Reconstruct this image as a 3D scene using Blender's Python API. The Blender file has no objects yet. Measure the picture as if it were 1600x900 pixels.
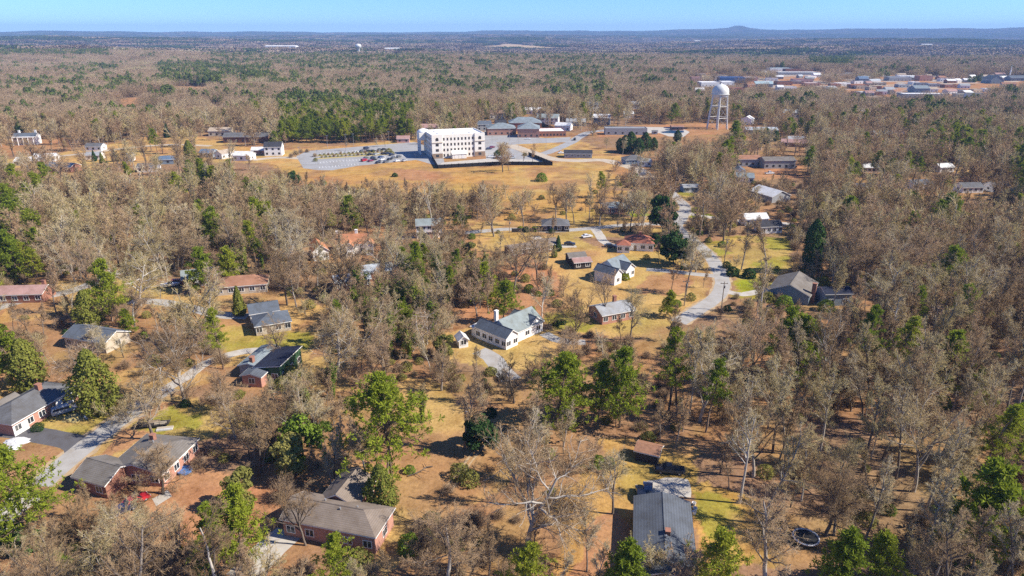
import bpy, math, random
import numpy as np
from math import radians as R, sin, cos, pi
scene = bpy.context.scene
COL = scene.collection

# ---------------------------------------------------------------- camera
FPX, PITCH, CAMH = 1067.0, R(20.5), 78.0          # focal length in 1600 px units, downward tilt, height above the near ground
CP, SP = cos(PITCH), sin(PITCH)
cam = bpy.data.cameras.new('camera'); camo = bpy.data.objects.new('camera', cam); COL.objects.link(camo)
cam.sensor_width = 36.0; cam.lens = 36.0 * FPX / 1600; cam.clip_start = 1.0; cam.clip_end = 60000
camo.location = (0, 0, CAMH); camo.rotation_euler = (pi/2 - PITCH, 0, 0)
scene.camera = camo

# ---------------------------------------------------------------- sky, sun, exposure
SUN_EL, SUN_AZ = R(41), R(-8)                     # azimuth measured from +X towards +Y
sdir = (cos(SUN_EL)*cos(SUN_AZ), cos(SUN_EL)*sin(SUN_AZ), sin(SUN_EL))
w = bpy.data.worlds.new('World'); scene.world = w; w.use_nodes = True
nt = w.node_tree; nt.nodes.clear()
out = nt.nodes.new('ShaderNodeOutputWorld'); bg = nt.nodes.new('ShaderNodeBackground')
sky = nt.nodes.new('ShaderNodeTexSky'); sky.sky_type = 'NISHITA'; sky.sun_disc = False
sky.sun_elevation = SUN_EL; sky.sun_rotation = pi/2 - SUN_AZ
sky.altitude = 300; sky.air_density = 0.8; sky.dust_density = 0.0; sky.ozone_density = 4.0
tint = nt.nodes.new('ShaderNodeMix'); tint.data_type = 'RGBA'; tint.blend_type = 'MULTIPLY'; tint.inputs[0].default_value = 1.0
tint.inputs[7].default_value = (0.50, 0.76, 1.16, 1)
nt.links.new(sky.outputs[0], tint.inputs[6]); nt.links.new(tint.outputs[2], bg.inputs[0]); nt.links.new(bg.outputs[0], out.inputs[0])
bg.inputs[1].default_value = 0.083
sun = bpy.data.lights.new('sun', 'SUN'); sun.energy = 4.4; sun.angle = R(0.5); sun.color = (1.0, 0.93, 0.82)
suno = bpy.data.objects.new('sun', sun); COL.objects.link(suno); suno.location = (0, 0, 300)
from mathutils import Vector, Matrix
suno.rotation_euler = (-Vector(sdir)).to_track_quat('-Z', 'Y').to_euler()
vs = scene.view_settings; vs.view_transform = 'Standard'; vs.look = 'None'; vs.gamma = 1.0; vs.exposure = 1.0; vs.use_curve_mapping = False
cy = scene.cycles
cy.max_bounces = 4; cy.diffuse_bounces = 3; cy.glossy_bounces = 2; cy.transmission_bounces = 2; cy.volume_bounces = 0; cy.transparent_max_bounces = 4
cy.caustics_reflective = False; cy.caustics_refractive = False
cy.use_denoising = False
cy.pixel_filter_type = 'BLACKMAN_HARRIS'; cy.filter_width = 1.5

# ---------------------------------------------------------------- helpers
def P(x, y, z=0.0):
    """ground point seen at photo pixel (x, y), at height z"""
    u = (x - 800)/FPX; v = (450 - y)/FPX
    d = (u, CP + v*SP, -SP + v*CP); t = (z - CAMH)/d[2]
    return Vector((d[0]*t, d[1]*t, z))
def Qn(x, y, z):
    x, y, z = np.asarray(x, float), np.asarray(y, float), np.asarray(z, float) - CAMH
    f = y*CP - z*SP; u = y*SP + z*CP
    f = np.where(f < 1, 1, f)
    return 800 + FPX*x/f, 450 - FPX*u/f
def PM(x, y, h=0):   # metres per photo pixel there
    return (P(x, y) - Vector((0, 0, CAMH))).length/FPX

def hash2(ix, iy, s):
    n = (ix.astype(np.int64)*374761393 + iy.astype(np.int64)*668265263 + s*974711) & 0x7fffffff
    n = ((n ^ (n >> 13))*1274126177) & 0x7fffffff
    return ((n ^ (n >> 16)) & 0xffff)/65535.0
def vnoise(x, y, s=0):
    x = np.asarray(x, float); y = np.asarray(y, float)
    ix = np.floor(x); iy = np.floor(y); fx = x-ix; fy = y-iy
    fx = fx*fx*(3-2*fx); fy = fy*fy*(3-2*fy)
    a = hash2(ix, iy, s); b = hash2(ix+1, iy, s); c = hash2(ix, iy+1, s); d = hash2(ix+1, iy+1, s)
    return a + (b-a)*fx + (c-a)*fy + (a-b-c+d)*fx*fy
def fbm(x, y, s=0, o=4):
    t = 0; a = 0.5; n = 0
    for k in range(o):
        t = t + a*vnoise(x*2**k, y*2**k, s+k*17); n += a; a *= .5
    return t/n
def sstep(a, b, x):
    t = np.clip((np.asarray(x, float)-a)/(b-a), 0, 1); return t*t*(3-2*t)
def inpoly(px, py, poly):
    r = np.zeros(px.shape, bool); n = len(poly)
    for i in range(n):
        x1, y1 = poly[i]; x2, y2 = poly[i-1]
        if y1 == y2: continue
        c = ((y1 > py) != (y2 > py)) & (px < (x2-x1)*(py-y1)/(y2-y1) + x1)
        r ^= c
    return r

def tag(o, label=None, cat=None, group=None, kind=None):
    if label: o['label'] = label
    if cat: o['category'] = cat
    if group: o['group'] = group
    if kind: o['kind'] = kind
    return o
def empty(name, loc=(0, 0, 0), rz=0):
    o = bpy.data.objects.new(name, None); COL.objects.link(o)
    o.location = loc; o.rotation_euler = (0, 0, rz); o.empty_display_size = .5
    return o
def link(name, me, parent=None, loc=None, rz=None):
    o = bpy.data.objects.new(name, me); COL.objects.link(o)
    if parent: o.parent = parent
    if loc is not None: o.location = loc
    if rz is not None: o.rotation_euler = (0, 0, rz)
    return o
def copy_tree(o, parent=None):
    c = o.copy(); COL.objects.link(c); c.parent = parent
    for ch in list(o.children): copy_tree(ch, c)
    return c

class MB:
    """collects faces; build() links them as one mesh object"""
    def __init__(s): s.v = []; s.f = []; s.m = []
    def face(s, pts, mi=0):
        n = len(s.v); s.v += [tuple(p) for p in pts]; s.f.append(tuple(range(n, n+len(pts)))); s.m.append(mi)
    def box(s, x0, y0, z0, x1, y1, z1, mi=0):
        n = len(s.v)
        s.v += [(x0,y0,z0),(x1,y0,z0),(x1,y1,z0),(x0,y1,z0),(x0,y0,z1),(x1,y0,z1),(x1,y1,z1),(x0,y1,z1)]
        for q in ((0,3,2,1),(4,5,6,7),(0,1,5,4),(1,2,6,5),(2,3,7,6),(3,0,4,7)):
            s.f.append(tuple(n+i for i in q)); s.m.append(mi)
    def prism(s, poly, z0, z1, mi=0, top=1.0):
        n = len(poly); k = len(s.v)
        cx = sum(p[0] for p in poly)/n; cy_ = sum(p[1] for p in poly)/n
        s.v += [(p[0], p[1], z0) for p in poly] + [(cx+(p[0]-cx)*top, cy_+(p[1]-cy_)*top, z1) for p in poly]
        s.f.append(tuple(k+i for i in reversed(range(n)))); s.m.append(mi)
        s.f.append(tuple(k+n+i for i in range(n))); s.m.append(mi)
        for i in range(n):
            j = (i+1) % n; s.f.append((k+i, k+j, k+n+j, k+n+i)); s.m.append(mi)
    def tube(s, a, b, r0, r1=None, n=6, mi=0):
        a = Vector(a); b = Vector(b); r1 = r0 if r1 is None else r1
        d = (b-a).normalized(); u = d.orthogonal().normalized(); v = d.cross(u); k = len(s.v)
        for p, r in ((a, r0), (b, r1)):
            for i in range(n):
                t = 2*pi*i/n; s.v.append(tuple(p + u*(r*cos(t)) + v*(r*sin(t))))
        for i in range(n):
            j = (i+1) % n; s.f.append((k+i, k+j, k+n+j, k+n+i)); s.m.append(mi)
        s.f.append(tuple(k+i for i in reversed(range(n)))); s.f.append(tuple(k+n+i for i in range(n))); s.m += [mi, mi]
    def lathe(s, prof, c=(0, 0, 0), n=16, mi=0):
        k = len(s.v)
        for r, z in prof:
            for i in range(n):
                t = 2*pi*i/n; s.v.append((c[0]+r*cos(t), c[1]+r*sin(t), c[2]+z))
        for a in range(len(prof)-1):
            for i in range(n):
                j = (i+1) % n; s.f.append((k+a*n+i, k+a*n+j, k+a*n+n+j, k+a*n+n+i)); s.m.append(mi)
        s.f.append(tuple(k+i for i in reversed(range(n)))); s.m.append(mi)
        e = k+(len(prof)-1)*n; s.f.append(tuple(e+i for i in range(n))); s.m.append(mi)
    def mesh(s, name, mats, smooth=False):
        me = bpy.data.meshes.new(name); me.from_pydata(s.v, [], s.f)
        for m in (mats if isinstance(mats, (list, tuple)) else [mats]): me.materials.append(m)
        me.polygons.foreach_set('material_index', s.m)
        if smooth: me.polygons.foreach_set('use_smooth', [True]*len(s.f))
        me.update(); return me
    def build(s, name, mats, parent=None, smooth=False, loc=None, rz=None):
        return link(name, s.mesh(name, mats, smooth), parent, loc, rz)
def fast_mesh(name, V, loops, sizes, mats, mi=None, smooth=False):
    me = bpy.data.meshes.new(name)
    V = np.asarray(V, np.float32); loops = np.asarray(loops, np.int32); sizes = np.asarray(sizes, np.int32)
    me.vertices.add(len(V)); me.vertices.foreach_set('co', V.ravel())
    me.loops.add(len(loops)); me.loops.foreach_set('vertex_index', loops)
    me.polygons.add(len(sizes)); st = np.concatenate([[0], np.cumsum(sizes)[:-1]]).astype(np.int32)
    me.polygons.foreach_set('loop_start', st); me.polygons.foreach_set('loop_total', sizes)
    for m in mats: me.materials.append(m)
    if mi is not None: me.polygons.foreach_set('material_index', np.asarray(mi, np.int32))
    if smooth: me.polygons.foreach_set('use_smooth', np.ones(len(sizes), bool))
    me.update(calc_edges=True); return me

# ---------------------------------------------------------------- materials
def new_mat(name):
    m = bpy.data.materials.new(name); m.use_nodes = True; n = m.node_tree; n.nodes.clear()
    o = n.nodes.new('ShaderNodeOutputMaterial'); return m, n, o
def noise_node(n, scale, detail=3, vec=None, rough=.6):
    t = n.nodes.new('ShaderNodeTexNoise'); t.inputs['Scale'].default_value = scale; t.inputs['Detail'].default_value = detail
    t.inputs['Roughness'].default_value = rough
    if vec is not None: n.links.new(vec, t.inputs['Vector'])
    return t
def ramp(n, fac, stops):
    r = n.nodes.new('ShaderNodeValToRGB'); e = r.color_ramp.elements
    while len(e) < len(stops): e.new(.5)
    for el, (p, c) in zip(e, stops): el.position = p; el.color = (*c, 1)
    n.links.new(fac, r.inputs[0]); return r
def mul(c, k): return tuple(min(1, x*k) for x in c)
def surf(name, col, rough=.8, var=.25, scale=1.2, fine=.15, metal=0, spec=.3, stripes=0):
    """painted / mineral surface with blotches, grain and fine relief"""
    col = mul(col, .82)
    m, n, o = new_mat(name)
    b = n.nodes.new('ShaderNodeBsdfPrincipled'); n.links.new(b.outputs[0], o.inputs[0])
    b.inputs['Roughness'].default_value = rough; b.inputs['Metallic'].default_value = metal; b.inputs['Specular IOR Level'].default_value = spec
    tc = n.nodes.new('ShaderNodeTexCoord')
    a = noise_node(n, scale, 5, tc.outputs['Object']); f = noise_node(n, 14, 2, tc.outputs['Object'])
    r1 = ramp(n, a.outputs[0], [(.25, (min(1, col[0]*(1-var)*1.08), col[1]*(1-var), col[2]*(1-var)*.9)), (.5, col), (.75, mul(col, 1+var*.8))])
    r2 = ramp(n, f.outputs[0], [(.25, (1-fine,)*3), (.75, (1+fine,)*3)])
    mx = n.nodes.new('ShaderNodeMix'); mx.data_type = 'RGBA'; mx.blend_type = 'MULTIPLY'; mx.inputs[0].default_value = 1
    n.links.new(r1.outputs[0], mx.inputs[6]); n.links.new(r2.outputs[0], mx.inputs[7])
    last = mx.outputs[2]
    if stripes:
        wv = n.nodes.new('ShaderNodeTexWave'); wv.bands_direction = 'Z'; wv.inputs['Scale'].default_value = stripes; wv.inputs['Distortion'].default_value = 1.5
        n.links.new(tc.outputs['Object'], wv.inputs['Vector'])
        r3 = ramp(n, wv.outputs[0], [(0, (.86,)*3), (1, (1.06,)*3)])
        m2 = n.nodes.new('ShaderNodeMix'); m2.data_type = 'RGBA'; m2.blend_type = 'MULTIPLY'; m2.inputs[0].default_value = 1
        n.links.new(last, m2.inputs[6]); n.links.new(r3.outputs[0], m2.inputs[7]); last = m2.outputs[2]
    n.links.new(last, b.inputs['Base Color']); return m
def roofm(name, col): return surf('shingles_'+name, col, .9, .3, .45, .22, 0, .15, 2.2)
def leafm(name, c0, c1, c2, trans=.25):
    """foliage: colour varies from plant to plant and from clump to clump"""
    m, n, o = new_mat(name)
    oi = n.nodes.new('ShaderNodeObjectInfo'); tc = n.nodes.new('ShaderNodeTexCoord')
    a = noise_node(n, .55, 3, tc.outputs['Object'])
    md = n.nodes.new('ShaderNodeMath'); md.operation = 'MULTIPLY_ADD'; md.inputs[1].default_value = .55
    n.links.new(oi.outputs['Random'], md.inputs[0])
    mm = n.nodes.new('ShaderNodeMath'); mm.operation = 'MULTIPLY'; mm.inputs[1].default_value = .45
    n.links.new(a.outputs[0], mm.inputs[0]); n.links.new(mm.outputs[0], md.inputs[2])
    r = ramp(n, md.outputs[0], [(.1, c0), (.5, c1), (.9, c2)])
    d = n.nodes.new('ShaderNodeBsdfDiffuse'); t = n.nodes.new('ShaderNodeBsdfTranslucent'); x = n.nodes.new('ShaderNodeMixShader')
    x.inputs[0].default_value = trans
    n.links.new(r.outputs[0], d.inputs[0]); n.links.new(r.outputs[0], t.inputs[0])
    n.links.new(d.outputs[0], x.inputs[1]); n.links.new(t.outputs[0], x.inputs[2]); n.links.new(x.outputs[0], o.inputs[0]); return m
def barkm(name, stops, scale=2.0, regional=False):
    m, n, o = new_mat(name)
    oi = n.nodes.new('ShaderNodeObjectInfo'); tc = n.nodes.new('ShaderNodeTexCoord')
    if regional:                                   # stands of one kind share a hue: part of the variation follows the place
        a = noise_node(n, .006, 2, oi.outputs['Location'])
        k = .6
    else:
        a = noise_node(n, scale, 3, tc.outputs['Object']); k = .35
    m1 = n.nodes.new('ShaderNodeMath'); m1.operation = 'MULTIPLY'; m1.inputs[1].default_value = 1-k; n.links.new(oi.outputs['Random'], m1.inputs[0])
    m2 = n.nodes.new('ShaderNodeMath'); m2.operation = 'MULTIPLY_ADD'; m2.inputs[1].default_value = k
    n.links.new(a.outputs[0], m2.inputs[0]); n.links.new(m1.outputs[0], m2.inputs[2])
    r = ramp(n, m2.outputs[0], stops)
    d = n.nodes.new('ShaderNodeBsdfDiffuse'); n.links.new(r.outputs[0], d.inputs[0]); n.links.new(d.outputs[0], o.inputs[0]); return m

M = {}
M['bark'] = barkm('bark', [(.1, (.07, .056, .045)), (.38, (.16, .13, .105)), (.65, (.31, .27, .225)), (.9, (.46, .42, .365))])
M['palebark'] = barkm('pale_bark', [(.1, (.32, .285, .24)), (.5, (.44, .40, .35)), (.9, (.54, .50, .45))])
M['darkbark'] = barkm('dark_bark', [(.1, (.05, .042, .035)), (.5, (.09, .072, .058)), (.9, (.16, .13, .105))])
M['pinebark'] = barkm('pine_bark', [(.1, (.10, .07, .05)), (.5, (.18, .125, .09)), (.9, (.28, .21, .16))])
M['twig'] = barkm('twig', [(.10, (.22, .14, .075)), (.32, (.40, .28, .155)), (.5, (.46, .31, .185)), (.66, (.45, .365, .165)), (.9, (.52, .42, .28))])
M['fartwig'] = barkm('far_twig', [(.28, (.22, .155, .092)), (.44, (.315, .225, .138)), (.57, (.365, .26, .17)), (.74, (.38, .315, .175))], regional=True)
M['canopy'] = barkm('far_canopy_painted_shade', [(.28, (.16, .12, .085)), (.44, (.235, .175, .125)), (.57, (.275, .20, .15)), (.74, (.285, .24, .155))], regional=True)  # far twig tones darkened: the shade between distant crowns is put into the colour
M['pinecanopy'] = leafm('far_pine_canopy_painted_shade', (.045, .07, .026), (.07, .095, .032), (.10, .12, .04), .1)  # darker than the far needles, shade between the crowns painted in
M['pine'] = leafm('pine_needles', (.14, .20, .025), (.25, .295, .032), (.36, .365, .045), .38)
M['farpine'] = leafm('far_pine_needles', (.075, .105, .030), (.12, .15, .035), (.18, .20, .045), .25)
M['cedar'] = leafm('cedar_foliage', (.14, .165, .035), (.22, .225, .045), (.31, .28, .06), .3)
M['darkleaf'] = leafm('dark_evergreen_leaves', (.025, .05, .018), (.045, .085, .025), (.085, .13, .035), .15)
M['ivy'] = leafm('ivy_leaves', (.11, .18, .028), (.18, .25, .035), (.27, .31, .045), .3)
M['olive'] = leafm('olive_shrub_leaves', (.16, .16, .045), (.24, .23, .06), (.34, .30, .09), .3)
M['yellowleaf'] = leafm('yellow_green_leaves', (.16, .19, .012), (.22, .25, .018), (.30, .28, .03), .3)
M['brush'] = barkm('brush_twig', [(.1, (.23, .155, .095)), (.4, (.33, .23, .145)), (.65, (.40, .29, .19)), (.9, (.39, .345, .16))])
def litter_tex(n, tc):
    return None

# ground: the cover colour of each place (grass, leaf litter, clay) comes from the mesh, grain and patchiness from noise
def groundm():
    m, n, o = new_mat('ground_cover')
    at = n.nodes.new('ShaderNodeAttribute'); at.attribute_name = 'cover'
    geo = n.nodes.new('ShaderNodeNewGeometry')
    f1 = noise_node(n, .16, 6, geo.outputs['Position'], .68); f2 = noise_node(n, 1.3, 4, geo.outputs['Position'], .7); f3 = noise_node(n, .035, 4, geo.outputs['Position'])
    r1 = ramp(n, f1.outputs[0], [(.3, (.68, .61, .54)), (.5, (1, 1, 1)), (.72, (1.24, 1.24, 1.16))])
    r2 = ramp(n, f2.outputs[0], [(.28, (.70, .66, .62)), (.5, (1, 1, 1)), (.75, (1.25, 1.25, 1.25))])
    r3 = ramp(n, f3.outputs[0], [(.3, (.93, 1.0, .9)), (.5, (1, 1, 1)), (.7, (1.08, .95, .9))])
    last = at.outputs['Color']
    for r in (r1, r2, r3):
        x = n.nodes.new('ShaderNodeMix'); x.data_type = 'RGBA'; x.blend_type = 'MULTIPLY'; x.inputs[0].default_value = 1
        n.links.new(last, x.inputs[6]); n.links.new(r.outputs[0], x.inputs[7]); last = x.outputs[2]
    d = n.nodes.new('ShaderNodeBsdfDiffuse'); n.links.new(last, d.inputs[0])
    bp = n.nodes.new('ShaderNodeBump'); bp.inputs['Strength'].default_value = .5; bp.inputs['Distance'].default_value = .25
    n.links.new(f2.outputs[0], bp.inputs['Height']); n.links.new(bp.outputs[0], d.inputs['Normal'])
    n.links.new(d.outputs[0], o.inputs[0]); return m
M['ground'] = groundm()
M['asphalt'] = surf('worn_asphalt', (.40, .38, .35), .9, .22, .35, .14)
M['darkasphalt'] = surf('dark_asphalt', (.115, .11, .115), .9, .25, .4, .2)
M['track'] = surf('worn_earth', (.46, .33, .19), 1, .3, .5, .2)
M['concrete'] = surf('concrete', (.50, .46, .40), .85, .22, .4, .12)
M['lot'] = surf('parking_asphalt', (.345, .34, .335), .9, .2, .12, .1)
M['palegravel'] = surf('pale_gravel', (.50, .42, .32), .95, .2, .2, .15)
M['paint'] = surf('white_paint', (.93, .92, .89), .6, .08, 1, .05)
M['cream'] = surf('cream_stucco', (.95, .91, .82), .8, .06, .3, .05)
M['tan'] = surf('tan_stucco', (.56, .46, .34), .8, .06, .3, .05)
M['brownstone'] = surf('brown_stone', (.36, .25, .17), .85, .2, 2, .2)
M['whiteroof'] = surf('white_roof_membrane', (.98, .97, .94), .6, .06, .1, .05)
M['brick'] = surf('red_brick', (.36, .17, .115), .9, .25, 2.5, .25)
M['pinkbrick'] = surf('pink_brick', (.52, .27, .20), .9, .2, 2.5, .25)
M['darkbrick'] = surf('dark_brick', (.22, .11, .08), .9, .25, 2.5, .25)
M['beige'] = surf('beige_siding', (.58, .50, .39), .8, .1, 1, .08)
M['greensiding'] = surf('green_siding', (.045, .11, .05), .8, .15, 1, .1)
M['graysiding'] = surf('gray_siding', (.40, .41, .42), .8, .12, 1, .08)
M['bluesiding'] = surf('blue_gray_siding', (.24, .30, .36), .8, .12, 1, .08)
M['darkwood'] = surf('dark_wood', (.06, .05, .045), .9, .3, 2, .2)
M['wood'] = surf('weathered_wood', (.34, .26, .18), .9, .3, 2, .2)
M['rust'] = surf('rusty_metal_roof', (.33, .17, .10), .7, .35, 1.5, .25)
M['metal'] = surf('galvanised_metal', (.5, .51, .52), .45, .15, 1, .1, .5)
M['black'] = surf('black_rubber', (.018, .018, .02), .7, .3, 4, .2)
M['tankwhite'] = surf('tank_paint', (.74, .73, .68), .5, .1, .15, .06)
M['straw'] = surf('straw', (.45, .36, .15), 1, .3, 2, .3)
M['tarp'] = surf('pale_tarp', (.66, .66, .66), .6, .25, 1.5, .1)
M['bluetarp'] = surf('blue_tarp', (.09, .20, .45), .5, .2, 1, .1)
M['water'] = surf('pool_water', (.02, .09, .20), .12, .1, .5, .05, 0, .5)
M['teal'] = surf('teal_metal', (.36, .47, .49), .5, .12, .5, .08)
M['blueband'] = surf('blue_cladding', (.09, .17, .36), .5, .12, .3, .08)
M['pinkwall'] = surf('pink_cladding', (.62, .36, .33), .7, .12, .3, .08)
m_, n_, o_ = new_mat('window_glass')
b_ = n_.nodes.new('ShaderNodeBsdfPrincipled'); b_.inputs['Base Color'].default_value = (.03, .035, .045, 1); b_.inputs['Roughness'].default_value = .08
n_.links.new(b_.outputs[0], o_.inputs[0]); M['glass'] = m_
def carpaint(name, c):
    m, n, o = new_mat(name); b = n.nodes.new('ShaderNodeBsdfPrincipled'); b.inputs['Roughness'].default_value = .25
    tc = n.nodes.new('ShaderNodeTexCoord'); a = noise_node(n, 3, 3, tc.outputs['Object'])
    r = ramp(n, a.outputs[0], [(.3, mul(c, .85)), (.7, mul(c, 1.1))]); n.links.new(r.outputs[0], b.inputs['Base Color'])
    b.inputs['Coat Weight'].default_value = .6; n.links.new(b.outputs[0], o.inputs[0]); return m
PAINT = {k: carpaint(k+'_car_paint', c) for k, c in dict(red=(.42, .02, .03), black=(.012, .012, .016), white=(.75, .75, .75), silver=(.42, .44, .46),
         blue=(.04, .08, .20), gray=(.12, .125, .13), maroon=(.20, .02, .06), navy=(.02, .03, .07)).items()}
ROOF = {k: roofm(k, c) for k, c in dict(bluegray=(.115, .128, .15), brown=(.235, .19, .155), graybrown=(.20, .18, .16), gray=(.145, .145, .15), slate=(.125, .145, .175),
        navy=(.025, .03, .055), greengray=(.27, .31, .305), tealgray=(.235, .275, .295), red=(.36, .135, .085), orange=(.50, .22, .115), rustbrown=(.36, .185, .115),
        dark=(.055, .055, .065), pale=(.44, .48, .52), tan=(.46, .37, .28), pink=(.42, .26, .23), lightgray=(.36, .37, .38), white=(.75, .75, .74), blue=(.13, .19, .28)).items()}

# ---------------------------------------------------------------- terrain
CREST = [(-400, 49), (0, 49.5), (150, 48.5), (330, 50), (500, 50.5), (640, 50), (700, 48.5), (800, 48.5), (900, 48.5), (1000, 49), (1060, 47.5), (1120, 46), (1138, 44.5), (1150, 41.5), (1164, 44.5), (1185, 46.5), (1300, 45), (1450, 45.5), (1600, 45), (2100, 45)]
cx_ = np.array([c[0] for c in CREST], float); cy_ = np.array([c[1] for c in CREST], float)
def crest_z(x, y, rr):
    ax = 800 + FPX*np.tan(np.arctan2(x, np.maximum(y, 1)))/(CP + .01)*1.0
    cy2 = np.interp(ax, cx_, cy_)
    v = (450-cy2)/FPX; dz = -SP + v*CP; dy = CP + v*SP
    return CAMH + rr*dz/dy*np.cos(np.arctan2(x, np.maximum(y, 1)))
RIDGE = 12500.0
def height(x, y):
    x = np.asarray(x, float); y = np.asarray(y, float); r = np.hypot(x, y)
    a = sstep(1150, 2600, r)
    h = a*(fbm(x/1500, y/800, 3, 4)-.5)*64 + sstep(2600, 6000, r)*(fbm(x/2600, y/1100, 9, 3)-.5)*110
    cz = crest_z(x, y, RIDGE) - 14
    t = sstep(8200, RIDGE, r); h = h*(1-t) + (cz + (fbm(x/900, y/900, 5, 4)-.5)*62)*t
    b = sstep(RIDGE, RIDGE+1500, r); h = h*(1-b) - 70*b
    return h
HAZE_TOP = 215.0

# colours of the ground cover (albedo)
CC = dict(litter=(.355, .20, .10), gold=(.50, .322, .122), amber=(.485, .285, .098), green=(.33, .285, .055), lime=(.28, .31, .03), clay=(.43, .225, .115), tanfield=(.50, .37, .24),
          gravel=(.44, .36, .28), dirt=(.30, .185, .11), forest=(.22, .155, .105), town=(.40, .34, .29))
CC = {k: tuple(c*.80 for c in v) for k, v in CC.items()}
# photo regions of each cover: (colour, outline, share of trees that stand on it)
COVER = [
 ('gold', [(556,690),(600,615),(640,588),(690,600),(735,640),(800,664),(838,664),(838,700),(800,740),(770,780),(700,805),(655,800),(640,860),(600,905),(585,880),(615,810),(600,790),(560,745)], .02),
 ('clay', [(560,690),(600,650),(640,660),(640,700),(600,740),(565,735)], .05),
 ('gold', [(430,590),(470,565),(530,555),(548,590),(530,612),(460,606)], .05),
 ('green', [(38,668),(70,650),(130,628),(215,612),(236,618),(180,655),(128,690),(60,676)], 0),
 ('gold', [(236,622),(330,632),(400,640),(410,660),(300,690),(240,690),(200,700),(180,726),(120,728),(150,690)], .05),
 ('clay', [(228,632),(262,640),(235,675),(170,712),(140,724),(150,705),(200,665)], 0),
 ('green', [(205,660),(262,640),(330,650),(320,672),(240,680)], 0),
 ('gold', [(0,590),(40,600),(45,620),(0,640)], .1),
 ('clay', [(0,672),(40,678),(104,690),(98,722),(60,745),(0,760)], 0),
 ('clay', [(135,770),(215,772),(260,755),(310,715),(420,760),(445,800),(430,870),(380,910),(330,910),(290,860),(200,805)], .45),
 ('amber', [(880,765),(960,738),(996,768),(985,910),(870,910),(850,850)], .1),
 ('clay', [(900,840),(960,800),(985,860),(960,910),(890,910)], .05),
 ('amber', [(1083,770),(1120,752),(1180,790),(1235,830),(1225,885),(1150,910),(1088,910)], .08),
 ('green', [(1086,772),(1130,775),(1150,810),(1190,850),(1160,880),(1100,830)], .05),
 ('amber', [(950,690),(1100,700),(1100,770),(960,770)], .1),
 ('gold', [(735,375),(800,366),(880,370),(935,384),(1000,394),(1060,392),(1086,396),(1112,430),(1108,460),(1080,490),(1030,520),(940,525),(860,520),(850,470),(800,452),(760,420)], .2), ('clay', [(735,385),(790,400),(850,410),(880,430),(870,475),(800,462),(750,450)], .55),
 ('clay', [(690,500),(760,465),(860,462),(870,480),(850,500),(740,500)], .12),
 ('clay', [(1000,430),(1060,425),(1085,440),(1060,460),(1000,455)], .1),
 ('green', [(850,490),(905,478),(930,500),(910,520),(862,516)], .05),
 ('green', [(1098,385),(1132,368),(1232,370),(1242,400),(1232,440),(1208,462),(1152,464),(1142,430)], .08),
 ('gold', [(1130,385),(1200,380),(1205,405),(1150,415)], .05),
 ('lime', [(1147,441),(1203,438),(1206,451),(1158,459)], 0),
 ('green', [(1055,301),(1086,298),(1090,313),(1062,313)], 0), ('lime', [(1052,322),(1090,324),(1122,338),(1060,340)], .1), ('lime', [(985,322),(1015,325),(1012,338),(975,336)], .1),
 ('gold', [(690,520),(750,505),(860,518),(905,540),(880,562),(800,580),(740,565),(700,562)], .06),
 ('gold', [(404,243),(420,236),(480,231),(560,225),(640,219),(655,226),(560,236),(480,246),(470,262),(430,262)], 0),
 ('amber', [(425,258),(480,262),(560,256),(650,248),(690,262),(870,257),(995,262),(988,275),(965,290),(930,304),(860,310),(760,312),(690,310),(600,302),(520,292),(455,276)], .015), ('amber', [(770,312),(860,310),(950,296),(985,300),(960,340),(860,350),(770,345)], .35),
 ('gold', [(800,262),(960,268),(960,285),(900,300),(810,300)], .02),
 ('clay', [(600,262),(690,268),(690,285),(620,280)], .02),
 ('gold', [(780,205),(890,215),(1000,255),(990,268),(860,258),(810,236)], 0),
 ('gold', [(835,222),(900,214),(892,228),(835,232)], 0),
 ('gold', [(735,345),(800,348),(985,338),(1050,345),(1050,362),(985,372),(740,370)], .35),
 ('clay', [(928,207),(1000,196),(1110,192),(1190,196),(1210,205),(1100,212),(940,214)], 0),
 ('clay', [(1166,259),(1248,251),(1258,276),(1188,283)], 0),
 ('gold', [(1488,294),(1577,291),(1579,305),(1490,309)], .05), ('gold', [(1495,260),(1560,258),(1560,270),(1500,275)], .3),
 ('town', [(1075,122),(1090,114),(1200,108),(1330,114),(1480,120),(1545,118),(1600,118),(1600,148),(1480,152),(1330,152),(1180,134)], .3),
 ('clay', [(1480,128),(1600,124),(1600,150),(1500,146)], .1), ('clay', [(1320,130),(1400,128),(1410,140),(1340,146)], .1),
 ('clay', [(150,166),(190,155),(230,150),(270,134),(352,136),(358,148),(250,160),(200,170)], .03),
 ('tanfield', [(742,73),(800,68.5),(892,76),(862,79),(760,77)], 0), ('tanfield', [(895,77),(992,80),(985,83),(900,81)], 0), ('tanfield', [(1166,73),(1212,70),(1205,77)], 0),
 ('clay', [(0,222),(120,215),(130,232),(60,240),(0,240)], .15),
 ('gold', [(0,250),(120,236),(240,212),(320,215),(410,235),(440,245),(420,256),(300,252),(100,266),(0,262)], .12),
 ('gold', [(128,442),(170,430),(232,440),(300,458),(420,453),(520,478),(505,540),(470,580),(350,562),(340,512),(250,482),(140,462)], .38),
 ('green', [(345,505),(400,515),(470,520),(490,540),(400,548),(345,545)], .05),
 ('gold', [(0,446),(180,430),(165,470),(92,490),(0,505)], .2),
 ('gold', [(100,590),(330,560),(330,600),(240,620),(100,640)], .45),
 ('gold', [(655,362),(700,358),(705,372),(660,376)], .1),
 ('clay', [(560,355),(640,362),(640,400),(500,420),(490,395)], .3),
]
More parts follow.
